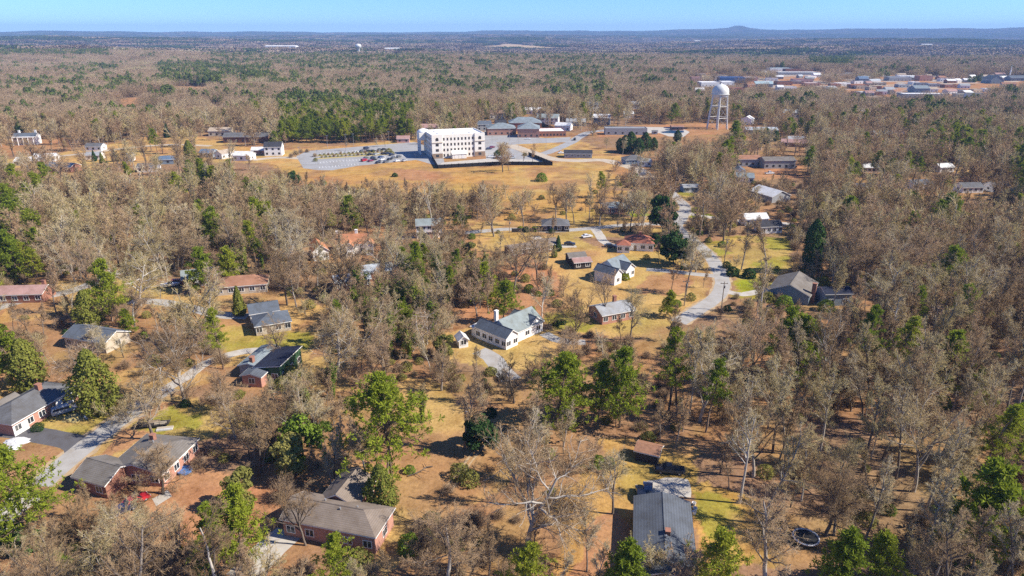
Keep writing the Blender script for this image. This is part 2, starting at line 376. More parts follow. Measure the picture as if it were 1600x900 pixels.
# nothing tall stands in front of these photo windows: (x0, y0, x1, y1, share kept)
CLEAR = [(1085,395,1142,486,.02), (470,262,880,280,.0), (465,222,650,262,0), (1135,375,1245,460,.15), (850,375,1065,470,.15), (625,690,780,790,.1), (120,618,335,715,.02),
         (440,565,545,600,.2), (860,215,1000,270,.02), (745,185,880,222,.02), (935,188,1115,212,.02), (1086,775,1190,870,.15), (895,770,990,880,.12), (950,688,1085,775,.04), (735,350,985,372,.2),
         (1098,133,1142,206,.02), (1055,300,1122,340,.3), (1080,108,1290,135,.3), (1320,112,1600,152,.3), (160,136,356,166,.05), (440,162,645,225,.15), (0,205,60,232,.1), (400,232,470,258,0), (300,215,440,245,.1),
         (1168,252,1256,282,.0), (1488,292,1577,306,.1), (640,560,700,640,.3), (700,515,780,570,.3), (645,196,770,262,0), (340,500,480,590,.15), (130,430,420,480,.35), (0,440,110,500,.3), (290,545,345,590,.2)]
KEEP = []          # footprints nothing may grow on: (centre x, centre y, angle, half length, half width)
PXBOX = []         # photo windows of the houses
LAND = []          # landmarks for labels: (x, y, phrase)

def build_ground():
    rs = [0.0, 20, 40, 55] + list(np.geomspace(66, 1500, 420)) + list(np.geomspace(1520, 17500, 130))
    th = np.concatenate([np.linspace(-180, -62, 14)[:-1], np.linspace(-62, -40, 16)[:-1], np.linspace(-40, 40, 300), np.linspace(40, 62, 16)[1:], np.linspace(62, 180, 14)[1:-1]])
    rs = np.array(rs); th = np.radians(th); nr, nth = len(rs), len(th)
    RR, TT = np.meshgrid(rs, th, indexing='ij'); X = RR*np.sin(TT); Y = RR*np.cos(TT); Z = height(X, Y)
    V = np.stack([X, Y, Z], -1).reshape(-1, 3)
    i = np.arange(nr-1)[:, None]*nth; j = np.arange(nth)[None, :]; j2 = (j+1) % nth
    F = np.stack([i+j, i+j2, i+nth+j2, i+nth+j], -1).reshape(-1, 4)
    me = fast_mesh('ground', V, F.ravel()[::1], np.full(len(F), 4), [M['ground']], smooth=True)
    x, y = V[:, 0], V[:, 1]
    sc = 1.0
    wx = (fbm(x/7, y/7, 21, 3)-.5); wy = (fbm(x/7, y/7, 45, 3)-.5)
    px, py = Qn(x + wx*9, y + wy*9, np.zeros_like(x)); r = np.hypot(x, y)
    n1 = fbm(x/13, y/13, 77, 4); n2 = fbm(x/30, y/30, 99, 3)
    col = np.array(CC['litter'])[None, :]*np.ones((len(x), 1))
    k = sstep(.45, .62, n2)[:, None]; col = col*(1-k) + np.array(CC['dirt'])*k
    k = (sstep(.56, .7, n1)*.55)[:, None]; col = col*(1-k) + np.array(CC['gold'])*.8*k
    k = sstep(450, 1200, r)[:, None]; col = col*(1-k) + np.array(CC['forest'])*k
    ok = y > 40
    for key, poly, _ in COVER:
        m = inpoly(px, py, poly) & ok
        c = np.array(CC[key])
        if key in ('gold', 'amber', 'green', 'clay'):
            o = np.array(CC['litter' if key != 'green' else 'gold']); g = np.array(CC['green'])
            kk = sstep(.47, .66, n1)[:, None]*.8; cc = c*(1-kk) + o*kk
            if key in ('gold', 'amber'):
                kk = sstep(.56, .68, n2)[:, None]*.32*(1-sstep(300, 420, r))[:, None]; cc = cc*(1-kk) + g*kk
        else: cc = c*np.ones((len(x), 1))
        if key == 'town':
            kk = sstep(.5, .6, fbm(x/25, y/60, 8, 3))[:, None]; cc = c*(1-kk) + np.array(CC['clay'])*kk
        col[m] = cc[m]
    at = me.attributes.new('cover', 'FLOAT_COLOR', 'POINT')
    at.data.foreach_set('color', np.concatenate([col, np.ones((len(x), 1))], 1).astype(np.float32).ravel())
    tag(link('ground', me), kind='structure')
build_ground()

# ---------------------------------------------------------------- roads, drives, lots: thin sheets above the ground
ROADS = []
def ribbon(name, pts, width, mat, z=.012, edge=.25, seed=0):
    W = [P(*p) for p in pts]
    L = []
    for a in range(len(W)-1):                       # smooth the line
        p0 = W[max(a-1, 0)]; p1 = W[a]; p2 = W[a+1]; p3 = W[min(a+2, len(W)-1)]
        n = max(2, int((p2-p1).length/2.0))
        for k in range(n):
            t = k/n
            L.append(.5*((2*p1) + (p2-p0)*t + (2*p0-5*p1+4*p2-p3)*t*t + (3*p1-p0-3*p2+p3)*t**3))
    L.append(W[-1]); rng = random.Random(seed+len(pts)); v = []; mb = MB()
    for i, p in enumerate(L):
        d = (L[min(i+1, len(L)-1)] - L[max(i-1, 0)]); d.z = 0; d.normalize(); n = Vector((-d.y, d.x, 0))
        a = width/2 + rng.uniform(-edge, edge)*.5; b = width/2 + rng.uniform(-edge, edge)*.5
        v.append((p + n*a, p - n*b))
    for i in range(len(v)-1):
        q = [v[i][1], v[i+1][1], v[i+1][0], v[i][0]]
        mb.face([(k.x, k.y, z) for k in q])
    ROADS.append((np.array([[p.x, p.y] for p in L]), width/2))
    return tag(mb.build(name, mat), kind='structure')
def sheet(name, pts, mat, z=.010, step=2.0, jag=.3, keep=True, seed=1):
    W = [P(*p) for p in pts]; rng = random.Random(seed); L = []
    for i, a in enumerate(W):
        b = W[(i+1) % len(W)]; n = max(1, int((b-a).length/step))
        for k in range(n):
            q = a.lerp(b, k/n); L.append((q.x + rng.uniform(-jag, jag), q.y + rng.uniform(-jag, jag), z))
    mb = MB(); mb.face(L)
    if keep:
        for k in range(len(W)): ROADS.append((np.array([[W[k].x, W[k].y], [W[(k+1) % len(W)].x, W[(k+1) % len(W)].y]]), 2.0))
        POLYKEEP.append([(p.x, p.y) for p in W])
    return tag(mb.build(name, mat), kind='structure')
POLYKEEP = []
MAINROAD = [(1046,296),(1053,306),(1070,322),(1066,340),(1058,354),(1080,374),(1106,396),(1124,424),(1129,444),(1121,462),(1104,476),(1080,491),(1060,504)]
ribbon('road', MAINROAD, 5.0, M['asphalt'], .016, .3)
ribbon('road_shoulder', MAINROAD, 6.4, M['track'], .004, 1.1, 3)
ribbon('road_shoulder', [(60,760),(98,726),(140,692),(200,648),(238,622),(262,606)], 6.6, M['track'], .004, 1.2, 4)
ribbon('road', [(620,372),(700,366),(745,362),(800,358),(860,361),(920,357),(985,351),(1030,350),(1060,353)], 4.6, M['asphalt'], .012, .3)
ribbon('road', [(60,760),(98,726),(140,692),(200,648),(238,622),(262,606)], 4.9, M['asphalt'], .012, .3)
ribbon('road', [(-30,490),(20,474),(60,464),(100,458),(140,444),(172,430),(190,424)], 4.8, M['asphalt'], .012, .3)
ribbon('road', [(205,470),(250,472),(300,482),(345,492),(388,494)], 4.5, M['asphalt'], .012, .3)
ribbon('road', [(1058,330),(1100,338),(1150,345),(1240,350)], 4.5, M['concrete'], .008, .3)
ribbon('road', [(795,226),(830,238),(862,248),(900,251),(940,250),(968,256),(992,263),(1010,275),(1046,296)], 10, M['palegravel'], .012, .6)
ribbon('road', [(1010,200),(930,205),(905,214),(893,222),(862,236),(838,243)], 8, M['lot'], .008, .5)
ribbon('road', [(-20,262),(60,248),(130,240),(210,230),(270,226),(330,228)], 6, M['palegravel'], .012, .5)
ribbon('road', [(395,250),(440,246),(500,250)], 7, M['palegravel'], .008, .5)
ribbon('road', [(1350,135),(1430,132),(1520,130),(1610,127)], 12, M['palegravel'], .3, .5)
ribbon('driveway', [(12,672),(45,676),(80,684),(112,690),(124,700)], 5.0, M['darkasphalt'], .008)
ribbon('driveway', [(262,606),(290,590),(312,573),(335,562),(372,551),(410,547),(470,545)], 3.4, M['concrete'], .020)
ribbon('driveway', [(850,521),(868,530),(890,534),(915,535)], 3.6, M['asphalt'], .012)
ribbon('driveway', [(748,548),(768,558),(780,574),(800,594)], 5.0, M['asphalt'], .012)
ribbon('driveway', [(930,358),(936,366),(942,376),(955,383),(975,386)], 4.0, M['concrete'], .016)
ribbon('driveway', [(835,370),(852,378),(872,384),(900,384)], 4.2, M['concrete'], .016)
ribbon('driveway', [(1010,421),(1050,424),(1085,428),(1124,432)], 3.6, M['asphalt'], .010)
ribbon('driveway', [(1135,455),(1160,460),(1200,452),(1228,444)], 3.4, M['concrete'], .012)
ribbon('driveway', [(375,905),(400,880),(425,855),(452,832)], 5.5, M['concrete'], .008)
ribbon('driveway', [(-20,830),(10,800),(50,770)], 6, M['concrete'], .008)
sheet('patio', [(1012,752),(1040,746),(1076,748),(1080,778),(1030,776),(1008,778)], M['concrete'], .012, 1.5, .25)
sheet('patio', [(238,780),(262,765),(268,776),(246,790)], M['concrete'], .012, 1.5, .15)
LOT = [(463,244),(480,236),(560,229),(648,222),(690,236),(696,262),(650,250),(560,259),(520,266),(500,266),(474,263)]
sheet('parking_lot', LOT, M['lot'], .016, 4, .2)
sheet('parking_lot', [(742,222),(758,204),(800,208),(852,216),(892,214),(888,222),(838,224),(800,226),(768,230)], M['lot'], .020, 4, .2)
sheet('parking_lot', [(756,226),(800,232),(838,246),(858,254),(800,252),(760,250)], M['lot'], .006, 4, .2)
sheet('pavement', [(686,260),(770,254),(862,256),(858,250),(760,248),(690,254)], M['concrete'], .024, 4, .1)
sheet('pool_deck', [(940,206),(985,198),(1060,199),(1078,206),(1068,214),(1045,213),(1030,208),(1000,208)], M['concrete'], .012, 4, .2)
sheet('swimming_pool', [(1032,206),(1048,203.5),(1068,204),(1069,207),(1056,208.5),(1036,208)], M['water'], .022, 4, .1, False)

def stall_lines():
    mb = MB()
    for (a, b, n, dx, dy) in (((500,253),(612,244),22,3,5.0), ((500,263),(560,258),12,-2,-4), ((500,240.5),(600,234),20,2.5,-3.5), ((575,248),(640,243),12,-2,-4)):
        for k in range(n+1):
            t = k/n; p = P(a[0]+(b[0]-a[0])*t, a[1]+(b[1]-a[1])*t); q = P(a[0]+(b[0]-a[0])*t+dx, a[1]+(b[1]-a[1])*t+dy)
            d = (q-p).normalized(); q = p + d*min(5.5, (q-p).length); nn = Vector((-d.y, d.x, 0))*.09
            mb.face([(v.x, v.y, .021) for v in (p-nn, p+nn, q+nn, q-nn)])
    o = mb.build('parking_marking', M['paint']); tag(o, kind='structure')
stall_lines()
for k in (0, 1): ribbon('tyre_track', [(752+k*9,690),(735+k*9,712),(712+k*10,742),(690+k*11,772)], .42, M['track'], .006, .2, k)

# ---------------------------------------------------------------- houses
def corner(px, py, ang, L, ev):
    p = P(px, py, ev); d = Vector((cos(R(ang)), sin(R(ang)), 0))
    if L < 0: p = p + d*L
    p.z = 0; return p
def sec(px, py, ang, L, W, ev, rise, roof, wall, typ='g', **k):
    """one block of a house: (px, py) is the near end of its eave in the photo, L runs along the ridge, W to the left of that"""
    return dict(p=corner(px, py, ang, L, ev), ang=ang, L=abs(L), W=W, ev=ev, rise=rise, roof=roof, wall=wall, typ=typ, **k)
def build_section(s, root, base, ang0, detail, ov):
    L, W, ev, rise = s['L'], s['W'], s['ev'], s['rise']; ov = s.get('ov', ov); ang = R(s['ang']-ang0)
    off = s['p'] - base; c, sn = cos(-R(ang0)), sin(-R(ang0)); ox, oy = off.x*c - off.y*sn, off.x*sn + off.y*c
    def T(x, y, z): return (ox + x*cos(ang) - y*sin(ang), oy + x*sin(ang) + y*cos(ang), z)
    typ = s['typ']; hips = s.get('hips', 'ab' if typ == 'h' else '')
    wall = M[s['wall']] if isinstance(s['wall'], str) else s['wall']; roof = ROOF.get(s['roof']) or M[s['roof']]
    prof = {'g': [(0, ev), (W/2, ev+rise), (W, ev)], 'h': [(0, ev), (W/2, ev+rise), (W, ev)], 's': [(0, ev+rise), (W, ev)], 'f': [(0, ev), (W, ev)]}[typ]
    mb = MB(); th = s.get('th', .22)
    if typ == 'f':
        pz = ev + s.get('parapet', .5)
        for z0, z1, e in ((0, 0, 0),): pass
        mb.face([T(.3, .3, ev), T(L-.3, .3, ev), T(L-.3, W-.3, ev), T(.3, W-.3, ev)])
        ro = mb.build('roof', roof, root)
        mw = MB(); o_ = [(0, 0), (L, 0), (L, W), (0, W)]; i_ = [(.3, .3), (L-.3, .3), (L-.3, W-.3), (.3, W-.3)]
        for k in range(4):
            a, b = o_[k], o_[(k+1) % 4]; ia, ib = i_[k], i_[(k+1) % 4]
            mw.face([T(*a, 0), T(*b, 0), T(*b, pz), T(*a, pz)]); mw.face([T(*a, pz), T(*b, pz), T(*ib, pz), T(*ia, pz)]); mw.face([T(*ib, ev-.05), T(*ia, ev-.05), T(*ia, pz), T(*ib, pz)])
        wo = mw.build('wall', wall, root); ov = 0
    else:
        if hips:
            ra = W/2 if 'a' in hips else 0; rb = L-W/2 if 'b' in hips else L
            if rb <= ra: ra = rb = L/2
            A, B, C, D = (0, 0, ev), (L, 0, ev), (L, W, ev), (0, W, ev); E_, F_ = (ra, W/2, ev+rise), (rb, W/2, ev+rise)
            fs = [(A, B, F_, E_), (C, D, E_, F_)] + ([(D, A, E_)] if 'a' in hips else []) + ([(B, C, F_)] if 'b' in hips else [])
            rim = [A, B] + ([] if 'b' in hips else [F_]) + [C, D] + ([] if 'a' in hips else [E_])
        else:
            fs = [((0, prof[i][0], prof[i][1]), (L, prof[i][0], prof[i][1]), (L, prof[i+1][0], prof[i+1][1]), (0, prof[i+1][0], prof[i+1][1])) for i in range(len(prof)-1)]
            rim = [(0, *prof[0]), (L, *prof[0])] + [(L, *p) for p in prof[1:]] + [(0, *p) for p in reversed(prof[1:])]
        for f in fs:
            mb.face([T(*p) for p in f]); mb.face([T(p[0], p[1], p[2]-th) for p in reversed(f)])
        ro = mb.build('roof', roof, root)
        fb = MB()                                        # the eaves board along the roof edge
        cx, cyy = L/2, W/2
        for i in range(len(rim)):
            a, b = rim[i], rim[(i+1) % len(rim)]
            o2 = lambda p, z: T(p[0] + (.03 if p[0] > cx else -.03), p[1] + (.03 if p[1] > cyy else -.03 if p[1] < cyy else 0), p[2]+z)
            fb.face([o2(a, -th), o2(b, -th), o2(b, -.01), o2(a, -.01)])
        fb.build('fascia', s.get('trim', M['paint']), ro)
        if detail > 1 and typ != 's':
            ra_ = W/2 if 'a' in hips else .02; rb_ = L-W/2 if 'b' in hips else L-.02
            if rb_ > ra_: rc = MB(); rc.tube(T(ra_, W/2, ev+rise), T(rb_, W/2, ev+rise), .09, n=6); rc.build('ridge_cap', roof, ro)
        mw = MB(); pts = lambda x: [(x, max(ov, min(W-ov, y)), z) for y, z in prof]
        def top(y):
            for i in range(len(prof)-1):
                (y0, z0), (y1, z1) = prof[i], prof[i+1]
                if y0 <= y <= y1: return z0 + (z1-z0)*(y-y0)/(y1-y0) - th + .03
        ys = [ov] + [y for y, _ in prof if ov < y < W-ov] + [W-ov]
        zs = [top(y) if not hips else ev-th+.05 for y in ys]
        for x, rev in ((ov, 1), (L-ov, 0)):
            hip_here = ('a' if rev else 'b') in hips
            zz = [(ev-th+.05 if hip_here else top(y)) for y in ys]
            f = [T(x, ys[0], 0), T(x, ys[-1], 0)] + [T(x, y, z) for y, z in zip(reversed(ys), reversed(zz))]
            mw.face(list(reversed(f)) if rev else f)
        mw.face([T(ov, ov, 0), T(L-ov, ov, 0), T(L-ov, ov, top(ov)), T(ov, ov, top(ov))])
        mw.face([T(L-ov, W-ov, 0), T(ov, W-ov, 0), T(ov, W-ov, top(W-ov)), T(L-ov, W-ov, top(W-ov))])
        wo = mw.build('wall', wall, root)
    # openings
    def opening(name, side, sp, z0, wd, hh, mats, child=True, dark=None, arch=False):
        def W3(a, d, z):
            if side == 'n': return T(a, ov-d, z)
            if side == 'f': return T(L-a, W-ov+d, z)
            if side == 'b': return T(L-ov+d, a, z)
            return T(ov-d, W-a, z)
        def slab(mb_, a0, z0_, a1, z1_, d):
            mb_.face([W3(a0, d, z0_), W3(a1, d, z0_), W3(a1, d, z1_), W3(a0, d, z1_)])
            mb_.face([W3(a0, d, z1_), W3(a1, d, z1_), W3(a1, -.02, z1_), W3(a0, -.02, z1_)]); mb_.face([W3(a0, -.02, z0_), W3(a1, -.02, z0_), W3(a1, d, z0_), W3(a0, d, z0_)])
            mb_.face([W3(a0, -.02, z0_), W3(a0, d, z0_), W3(a0, d, z1_), W3(a0, -.02, z1_)]); mb_.face([W3(a1, d, z0_), W3(a1, -.02, z0_), W3(a1, -.02, z1_), W3(a1, d, z1_)])
        a0, a1, z1 = sp-wd/2, sp+wd/2, z0+hh
        if not child:
            mb_ = MB(); slab(mb_, a0, z0, a1, z1, .03); return mb_.build(name, mats, root)
        fr = MB(); t = .11 if detail > 1 else .16
        for q in ((a0-t, z0-t, a1+t, z0), (a0-t, z1, a1+t, z1+t), (a0-t, z0, a0, z1), (a1, z0, a1+t, z1)): slab(fr, *q, .07)
        if wd > 1.2: slab(fr, sp-.05, z0, sp+.05, z1, .06)
        f = fr.build(name, mats, root); gl = MB(); slab(gl, a0, z0, a1, z1, .03); gl.build('pane', M['glass'], f); return f
    wmat = s.get('trim', M['paint'])
    storeys = s.get('st', 1); fh = (ev if s['typ'] != 'f' else ev)/storeys
    for side, key, span in (('n', 'wn', L), ('b', 'wb', W), ('a', 'wa', W), ('f', 'wf', L)):
        cnt = s.get(key, 0)
        for st in range(storeys):
            for k in range(cnt):
                sp = span*(k+.5)/cnt
                if st == 0 and side in s.get('doors', {}) and k == s['doors'][side]:
                    opening('door', side, sp, .02, 1.05, 2.1, s.get('doormat', M['wood']), False); continue
                opening('window', side, sp, st*fh + .95, min(s.get('ww', 1.4), span/cnt*.6), s.get('wh', 1.25), wmat, detail > 0) if detail > 0 else opening('window', side, sp, st*fh+.9, min(1.4, span/cnt*.55), 1.4, M['glass'], False)
    for side, sp, wd in s.get('garage', []):
        opening('garage_door', side, sp, .02, wd, 2.25, M['paint'], False)
    for (x, y, cw, cd, zt, cm) in s.get('chim', []):
        cb = MB(); zt2 = zt
        def bx(e, z0, z1):
            q = [(x-cw/2-e, y-cd/2-e), (x+cw/2+e, y-cd/2-e), (x+cw/2+e, y+cd/2+e), (x-cw/2-e, y+cd/2+e)]
            for k in range(4):
                a, b = q[k], q[(k+1) % 4]; cb.face([T(*a, z0), T(*b, z0), T(*b, z1), T(*a, z1)])
            cb.face([T(*p_, z1) for p_ in q])
        bx(0, 0 if (y < .2 or y > W-.2 or x < .2 or x > L-.2) else ev+.1, zt2-.2); bx(.08, zt2-.2, zt2)
        cb.build('chimney', M[cm], ro)
    for (x, y, zt) in s.get('vents', []):
        vb = MB(); p = T(x, y, 0); vb.tube((p[0], p[1], ev+.2), (p[0], p[1], zt), .14, n=8); vb.build('vent_pipe', M['metal'], ro)
    # registration
    corners = []
    for x, y in ((0, 0), (L, 0), (L, W), (0, W)):
        q = s['p'] + Vector((x*cos(R(s['ang'])) - y*sin(R(s['ang'])), x*sin(R(s['ang'])) + y*cos(R(s['ang'])), 0)); corners.append(q)
    cc = sum(corners, Vector((0, 0, 0)))/4
    KEEP.append((cc.x, cc.y, R(s['ang']), L/2, W/2))
    xs, ys_ = Qn([q.x for q in corners]*2, [q.y for q in corners]*2, [0]*4 + [ev+rise]*4)
    return xs.min(), ys_.min(), xs.max(), ys_.max(), cc
def house(name, label, cat, secs, detail=1, short=None, veil=.12, group=None, ov=.35):
    s0 = secs[0]; base = s0['p'].copy(); base.z = 0
    root = empty(name, base, R(s0['ang'])); tag(root, label, cat, group)
    bb = [build_section(s, root, base, s0['ang'], detail, ov) for s in secs]
    b = (min(q[0] for q in bb), min(q[1] for q in bb), max(q[2] for q in bb), max(q[3] for q in bb))
    PXBOX.append((b[0]+2, b[1], b[2]-2, b[3], veil if veil < .07 else min(.5, veil*1.25)))
    c = bb[0][4]; 
    if group != 'small buildings of the town centre': LAND.append((c.x, c.y, short or label))
    return root

hs = []
h1 = house('ranch_house', 'long blue-grey gable roofed house with small brick chimney beside a concrete patio', 'house', [
  sec(1079,784, 80, -19, 9.6, 2.9, 1.5, 'bluegray', 'beige', wn=5, wb=2, doors={'n': 4}, chim=[(8.6, 4.3, .9, .7, 5.0, 'brick')], vents=[(7.4, 4.6, 4.9), (5.4, 3.9, 4.8)])], 2, 'the blue-grey gable house', .1)
house('brick_house', 'brown hip roofed pink brick house beside the golden lawn', 'house', [
  sec(436,811, -15, 17.2, 7.6, 3.5, 1.7, 'brown', 'pinkbrick', 'h', hips='b', wn=5, wb=1, doors={'n': 2}, vents=[(6, 4.6, 5.3), (9.5, 3.2, 5.3), (12, 4.4, 5.2)]),
  sec(556,793, 75, 8.2, 7.2, 3.4, 1.9, 'brown', 'brick', wn=2, wb=1)], 2, 'the brown hip roofed brick house', .15)
house('brick_house', 'red brick house with grey-brown roof and projecting garage near the road', 'house', [
  sec(253,742, 82, 12.2, 11.4, 3.0, 1.7, 'graybrown', 'pinkbrick', 'h', hips='b', wn=4, wa=3, chim=[(9, 7.6, .9, .8, 5.2, 'brick')], vents=[(5, 4, 5.0), (7.5, 6.5, 4.9)]),
  sec(110,745, -20, 8.2, 7.4, 3.0, 1.7, 'graybrown', 'brick', wn=2, wa=1, garage=[('a', 3.7, 4.6)])], 2, 'the red brick house with a garage wing', .12)
house('ranch_house', 'grey hip roofed house with white garage and red chimney at the road edge', 'house', [
  sec(18,664, 76, 17, 9.5, 3.0, 2.0, 'gray', 'pinkbrick', 'h', hips='ab', wn=6, doors={'n': 3}, garage=[('n', 2.0, 3.4)], chim=[(11, 4.4, 1.0, 1.0, 6.1, 'brick')]),
  sec(86,628, 76, 5, 3.2, 2.6, .5, 'gray', 'paint', 's', wn=1),
  sec(-20,655, 76, 9, 5, 2.9, 1.2, 'graybrown', 'beige')], 2, 'the grey house with a white garage', .06)
house('split_level_house', 'dark navy shed roofed house with green walls and red chimney', 'house', [
  sec(438,578, 80, 11.5, 7.2, 3.6, 1.0, 'navy', 'greensiding', 's', wn=3, wa=2),
  sec(404,574, 80, 11.5, 5.6, 3.2, .8, 'tealgray', 'graysiding', wa=1, chim=[(1.4, 2.3, 1.1, .8, 5.2, 'brick')]),
  sec(408,590, 80, 4, 5.5, 2.9, .7, 'bluegray', 'pinkbrick', wa=1)], 2, 'the navy shed roofed house', .1)
house('hip_roof_house', 'blue-grey hip roofed house with pale stone front on a small lawn', 'house', [
  sec(397,511, 25, 10, 9, 2.9, 1.9, 'slate', 'beige', 'h', wn=4, wa=2, doors={'n': 1}),
  sec(389,492, 25, 8.5, 7, 2.9, 1.9, 'slate', 'paint', 'g', wa=1)], 2, 'the blue-grey hip roofed house', .08)
house('ranch_house', 'grey-blue gable roofed house with square beige chimney among evergreens', 'house', [
  sec(96,526, -18, 14.5, 8.5, 3, 1.9, 'slate', 'beige', 'g', wn=4, wb=1, chim=[(9.5, 1.2, 1.2, 1.0, 5.6, 'beige')])], 2, 'the house with the beige chimney', .2)
house('gabled_house', 'large white house with pale green-grey roof, two front gables and white chimney', 'house', [
  sec(799,524, 47, 13.5, 9.5, 3.1, 3.0, 'greengray', 'paint', wn=3, ww=1.6, chim=[(4.0, 9.4, .9, .8, 6.4, 'paint')]),
  sec(812,521, 137, 12.0, 5.2, 3.3, 1.9, 'slate', 'paint', wf=5, wa=2, st=1),
  sec(850,501, 137, 8.5, 6.0, 3.1, 2.1, 'slate', 'paint', garage=[('a', 3.0, 4.4)]),
  sec(765,508, 137, 3.5, 4.2, 2.8, .25, 'white', 'paint', 's')], 2, 'the large white gabled house', .05)
house('garden_shed', 'small white gabled shed beside the large white house', 'shed', [sec(734,531, 110, 4, 3.2, 2.2, 1.3, 'white', 'paint', wa=1)], 1, 'the small white shed', .2)
house('brick_house', 'grey gable roofed ranch house with orange brick front behind bare trees', 'house', [
  sec(941,494, 24, 11.5, 8.5, 2.9, 1.7, 'lightgray', 'pinkbrick', wn=4, wa=1, chim=[(8, 6.5, .9, .9, 5.6, 'brick')])], 2, 'the grey roofed orange brick house', .15)
house('dark_house', 'big weathered grey gable roofed house with navy walls and red chimney in the wood', 'house', [
  sec(1266,464, 58, 15, 12.5, 3.0, 2.8, 'graybrown', 'bluesiding', wn=3, chim=[(3.6, -.3, 1.0, 1.2, 6.4, 'brick')]),
  sec(1290,460, 4, 9, 6.5, 4.0, 1.3, 'navy', 'bluesiding', wn=2, wb=1),
  sec(1243,457, 58, 8, 6, 2.8, 1.1, 'blue', 'bluesiding')], 2, 'the weathered grey house in the wood', .2)
house('gabled_house', 'white house with teal roof and two front gables facing the orange shrub', 'house', [
  sec(964,424, 46, 9.5, 8.5, 3.2, 3.0, 'tealgray', 'paint', wn=3),
  sec(974,426, 136, 9, 4.6, 3.6, 1.9, 'slate', 'paint', wa=1),
  sec(994,417, 136, 8, 5.6, 3.3, 2.0, 'slate', 'paint', wa=2)], 2, 'the teal roofed white house', .06)
house('hip_roof_house', 'white house with red hip roof beside two dark evergreens', 'house', [
  sec(975,379, -10, 11.5, 9, 3.1, 2.3, 'red', 'paint', 'h', wn=4, wb=2, doors={'n': 1}, chim=[(6, 6, .8, .8, 6.0, 'brick')]),
  sec(963,383, -10, 5.4, 6, 3.0, 1.5, 'red', 'paint', 'h', wn=2)], 2, 'the red roofed white house', .04)
house('ranch_house', 'brown gable roofed house with white windows beside the black parked car', 'house', [
  sec(837,386, 26, 10.5, 7.5, 2.9, 1.6, 'brown', 'darkbrick', wn=4, wb=1, doors={'n': 3})], 2, 'the brown gable house', .08)
house('ranch_house', 'low brown roofed house joined to a carport left of its twin', 'house', [
  sec(799,392, 26, 9.5, 7.0, 2.7, 1.3, 'brown', 'darkbrick', wn=3)], 1, 'the low brown roofed house', .15)
house('low_house', 'low house with faded pink roof half hidden by bare trees', 'house', [
  sec(897,411, 15, 7, 5.5, 2.6, 1.0, 'pink', 'darkwood', wn=2), sec(889,403, 15, 7, 5, 2.7, 1.2, 'graybrown', 'darkwood')], 1, 'the faded pink roofed house', .2)
house('two_storey_house', 'two storey white house with green-grey roof and brick steps in the trees', 'house', [
  sec(649,353, 8, 11, 8, 5.4, 1.9, 'greengray', 'paint', wn=5, st=2, wb=1), sec(668,364, 8, 4, 2.5, 2.6, .5, 'pink', 'pinkbrick', 's')], 1, 'the two storey white house', .2)
house('gabled_house', 'orange roofed cream house with white chimneys and several gables', 'house', [
  sec(523,382, 5, 12, 9, 4.0, 2.8, 'orange', 'cream', wn=3, chim=[(7.5, 5, .9, .9, 8.2, 'paint'), (.4, 5, .9, .9, 7.8, 'paint')]),
  sec(515,391, 115, 10, 6.2, 3.6, 2.4, 'orange', 'paint', wa=2),
  sec(553,386, 100, 5, 3.4, 4.2, 1.7, 'orange', 'paint', wa=1), sec(584,382, 100, 5, 3.4, 4.2, 1.7, 'orange', 'paint', wa=1)], 1, 'the orange roofed house', .2)
house('long_house', 'long pale metal roofed house with red brick end below the orange roofed house', 'house', [
  sec(523,443, 24, 12, 7.5, 2.9, 1.6, 'pale', 'brick', wn=4, chim=[(7.5, .3, .9, .9, 5.2, 'brick')]), sec(566,428, 24, 11, 8, 3, 1.7, 'pale', 'brick', wn=3)], 1, 'the long pale roofed house', .2)
house('ranch_house', 'grey-blue roofed house behind the white parked boat trailer', 'house', [sec(282,438, 22, 10, 8.5, 2.9, 2.0, 'greengray', 'brick', wn=3, wa=1, garage=[('n', 6, 3)])], 1, 'the grey-blue roofed house', .2)
house('hip_roof_house', 'wide house with orange-brown hip roof beside a dark cedar', 'house', [sec(334,450, 14, 16, 9.5, 2.9, 2.0, 'rustbrown', 'beige', 'h', wn=5)], 1, 'the orange-brown hip roofed house', .2)
house('brick_house', 'long pinkish-brown roofed brick house beside a grey forecourt', 'house', [sec(-26,462, 5, 17, 8, 2.9, 1.7, 'pink', 'brick', wn=5, chim=[(15, 5.5, 1, 1, 5.6, 'brick')])], 1, 'the pinkish-brown roofed house', .2)
house('hip_roof_house', 'grey-teal hip roofed brick house on a green lawn behind tall bare trees', 'house', [sec(945,325, 3, 11, 10, 2.9, 1.8, 'tealgray', 'pinkbrick', 'h', wn=4)], 1, 'the grey-teal hip roofed house', .25)
house('dark_house', 'dark grey roofed house behind clipped yellow-green hedging', 'house', [sec(846,352, 0, 12, 9, 2.9, 2.0, 'gray', 'darkwood', 'h', wn=4)], 1, 'the dark grey roofed house', .25)
house('ranch_house', 'black roofed low house beside the pale junction', 'house', [sec(881,240, -3, 19, 9, 2.9, 1.9, 'dark', 'graysiding', wn=5, wb=1)], 1, 'the black roofed low house', .05)
house('hip_roof_house', 'pale grey hip roofed house with blue-white walls on a lime lawn', 'house', [sec(977,250, 8, 14, 10, 3, 2.2, 'gray', 'bluesiding', 'h', wn=4), sec(1000,253, 8, 8, 7, 3, 1.5, 'lightgray', 'paint', wn=2)], 1, 'the pale grey hip roofed house', .15)
house('warehouse', 'long red-brown roofed building above the bare red clay yard', 'building', [sec(1154,249, 2, 15, 11, 4.5, 1.8, 'rustbrown', 'graysiding', wn=4)], 0, 'the red-brown roofed building', .1)
house('warehouse', 'long grey-brown roofed building right of the red-brown roofed one', 'building', [sec(1195,251, 3, 20, 11, 5, 1.5, 'graybrown', 'graysiding', wn=5)], 0, 'the grey-brown roofed building', .1)
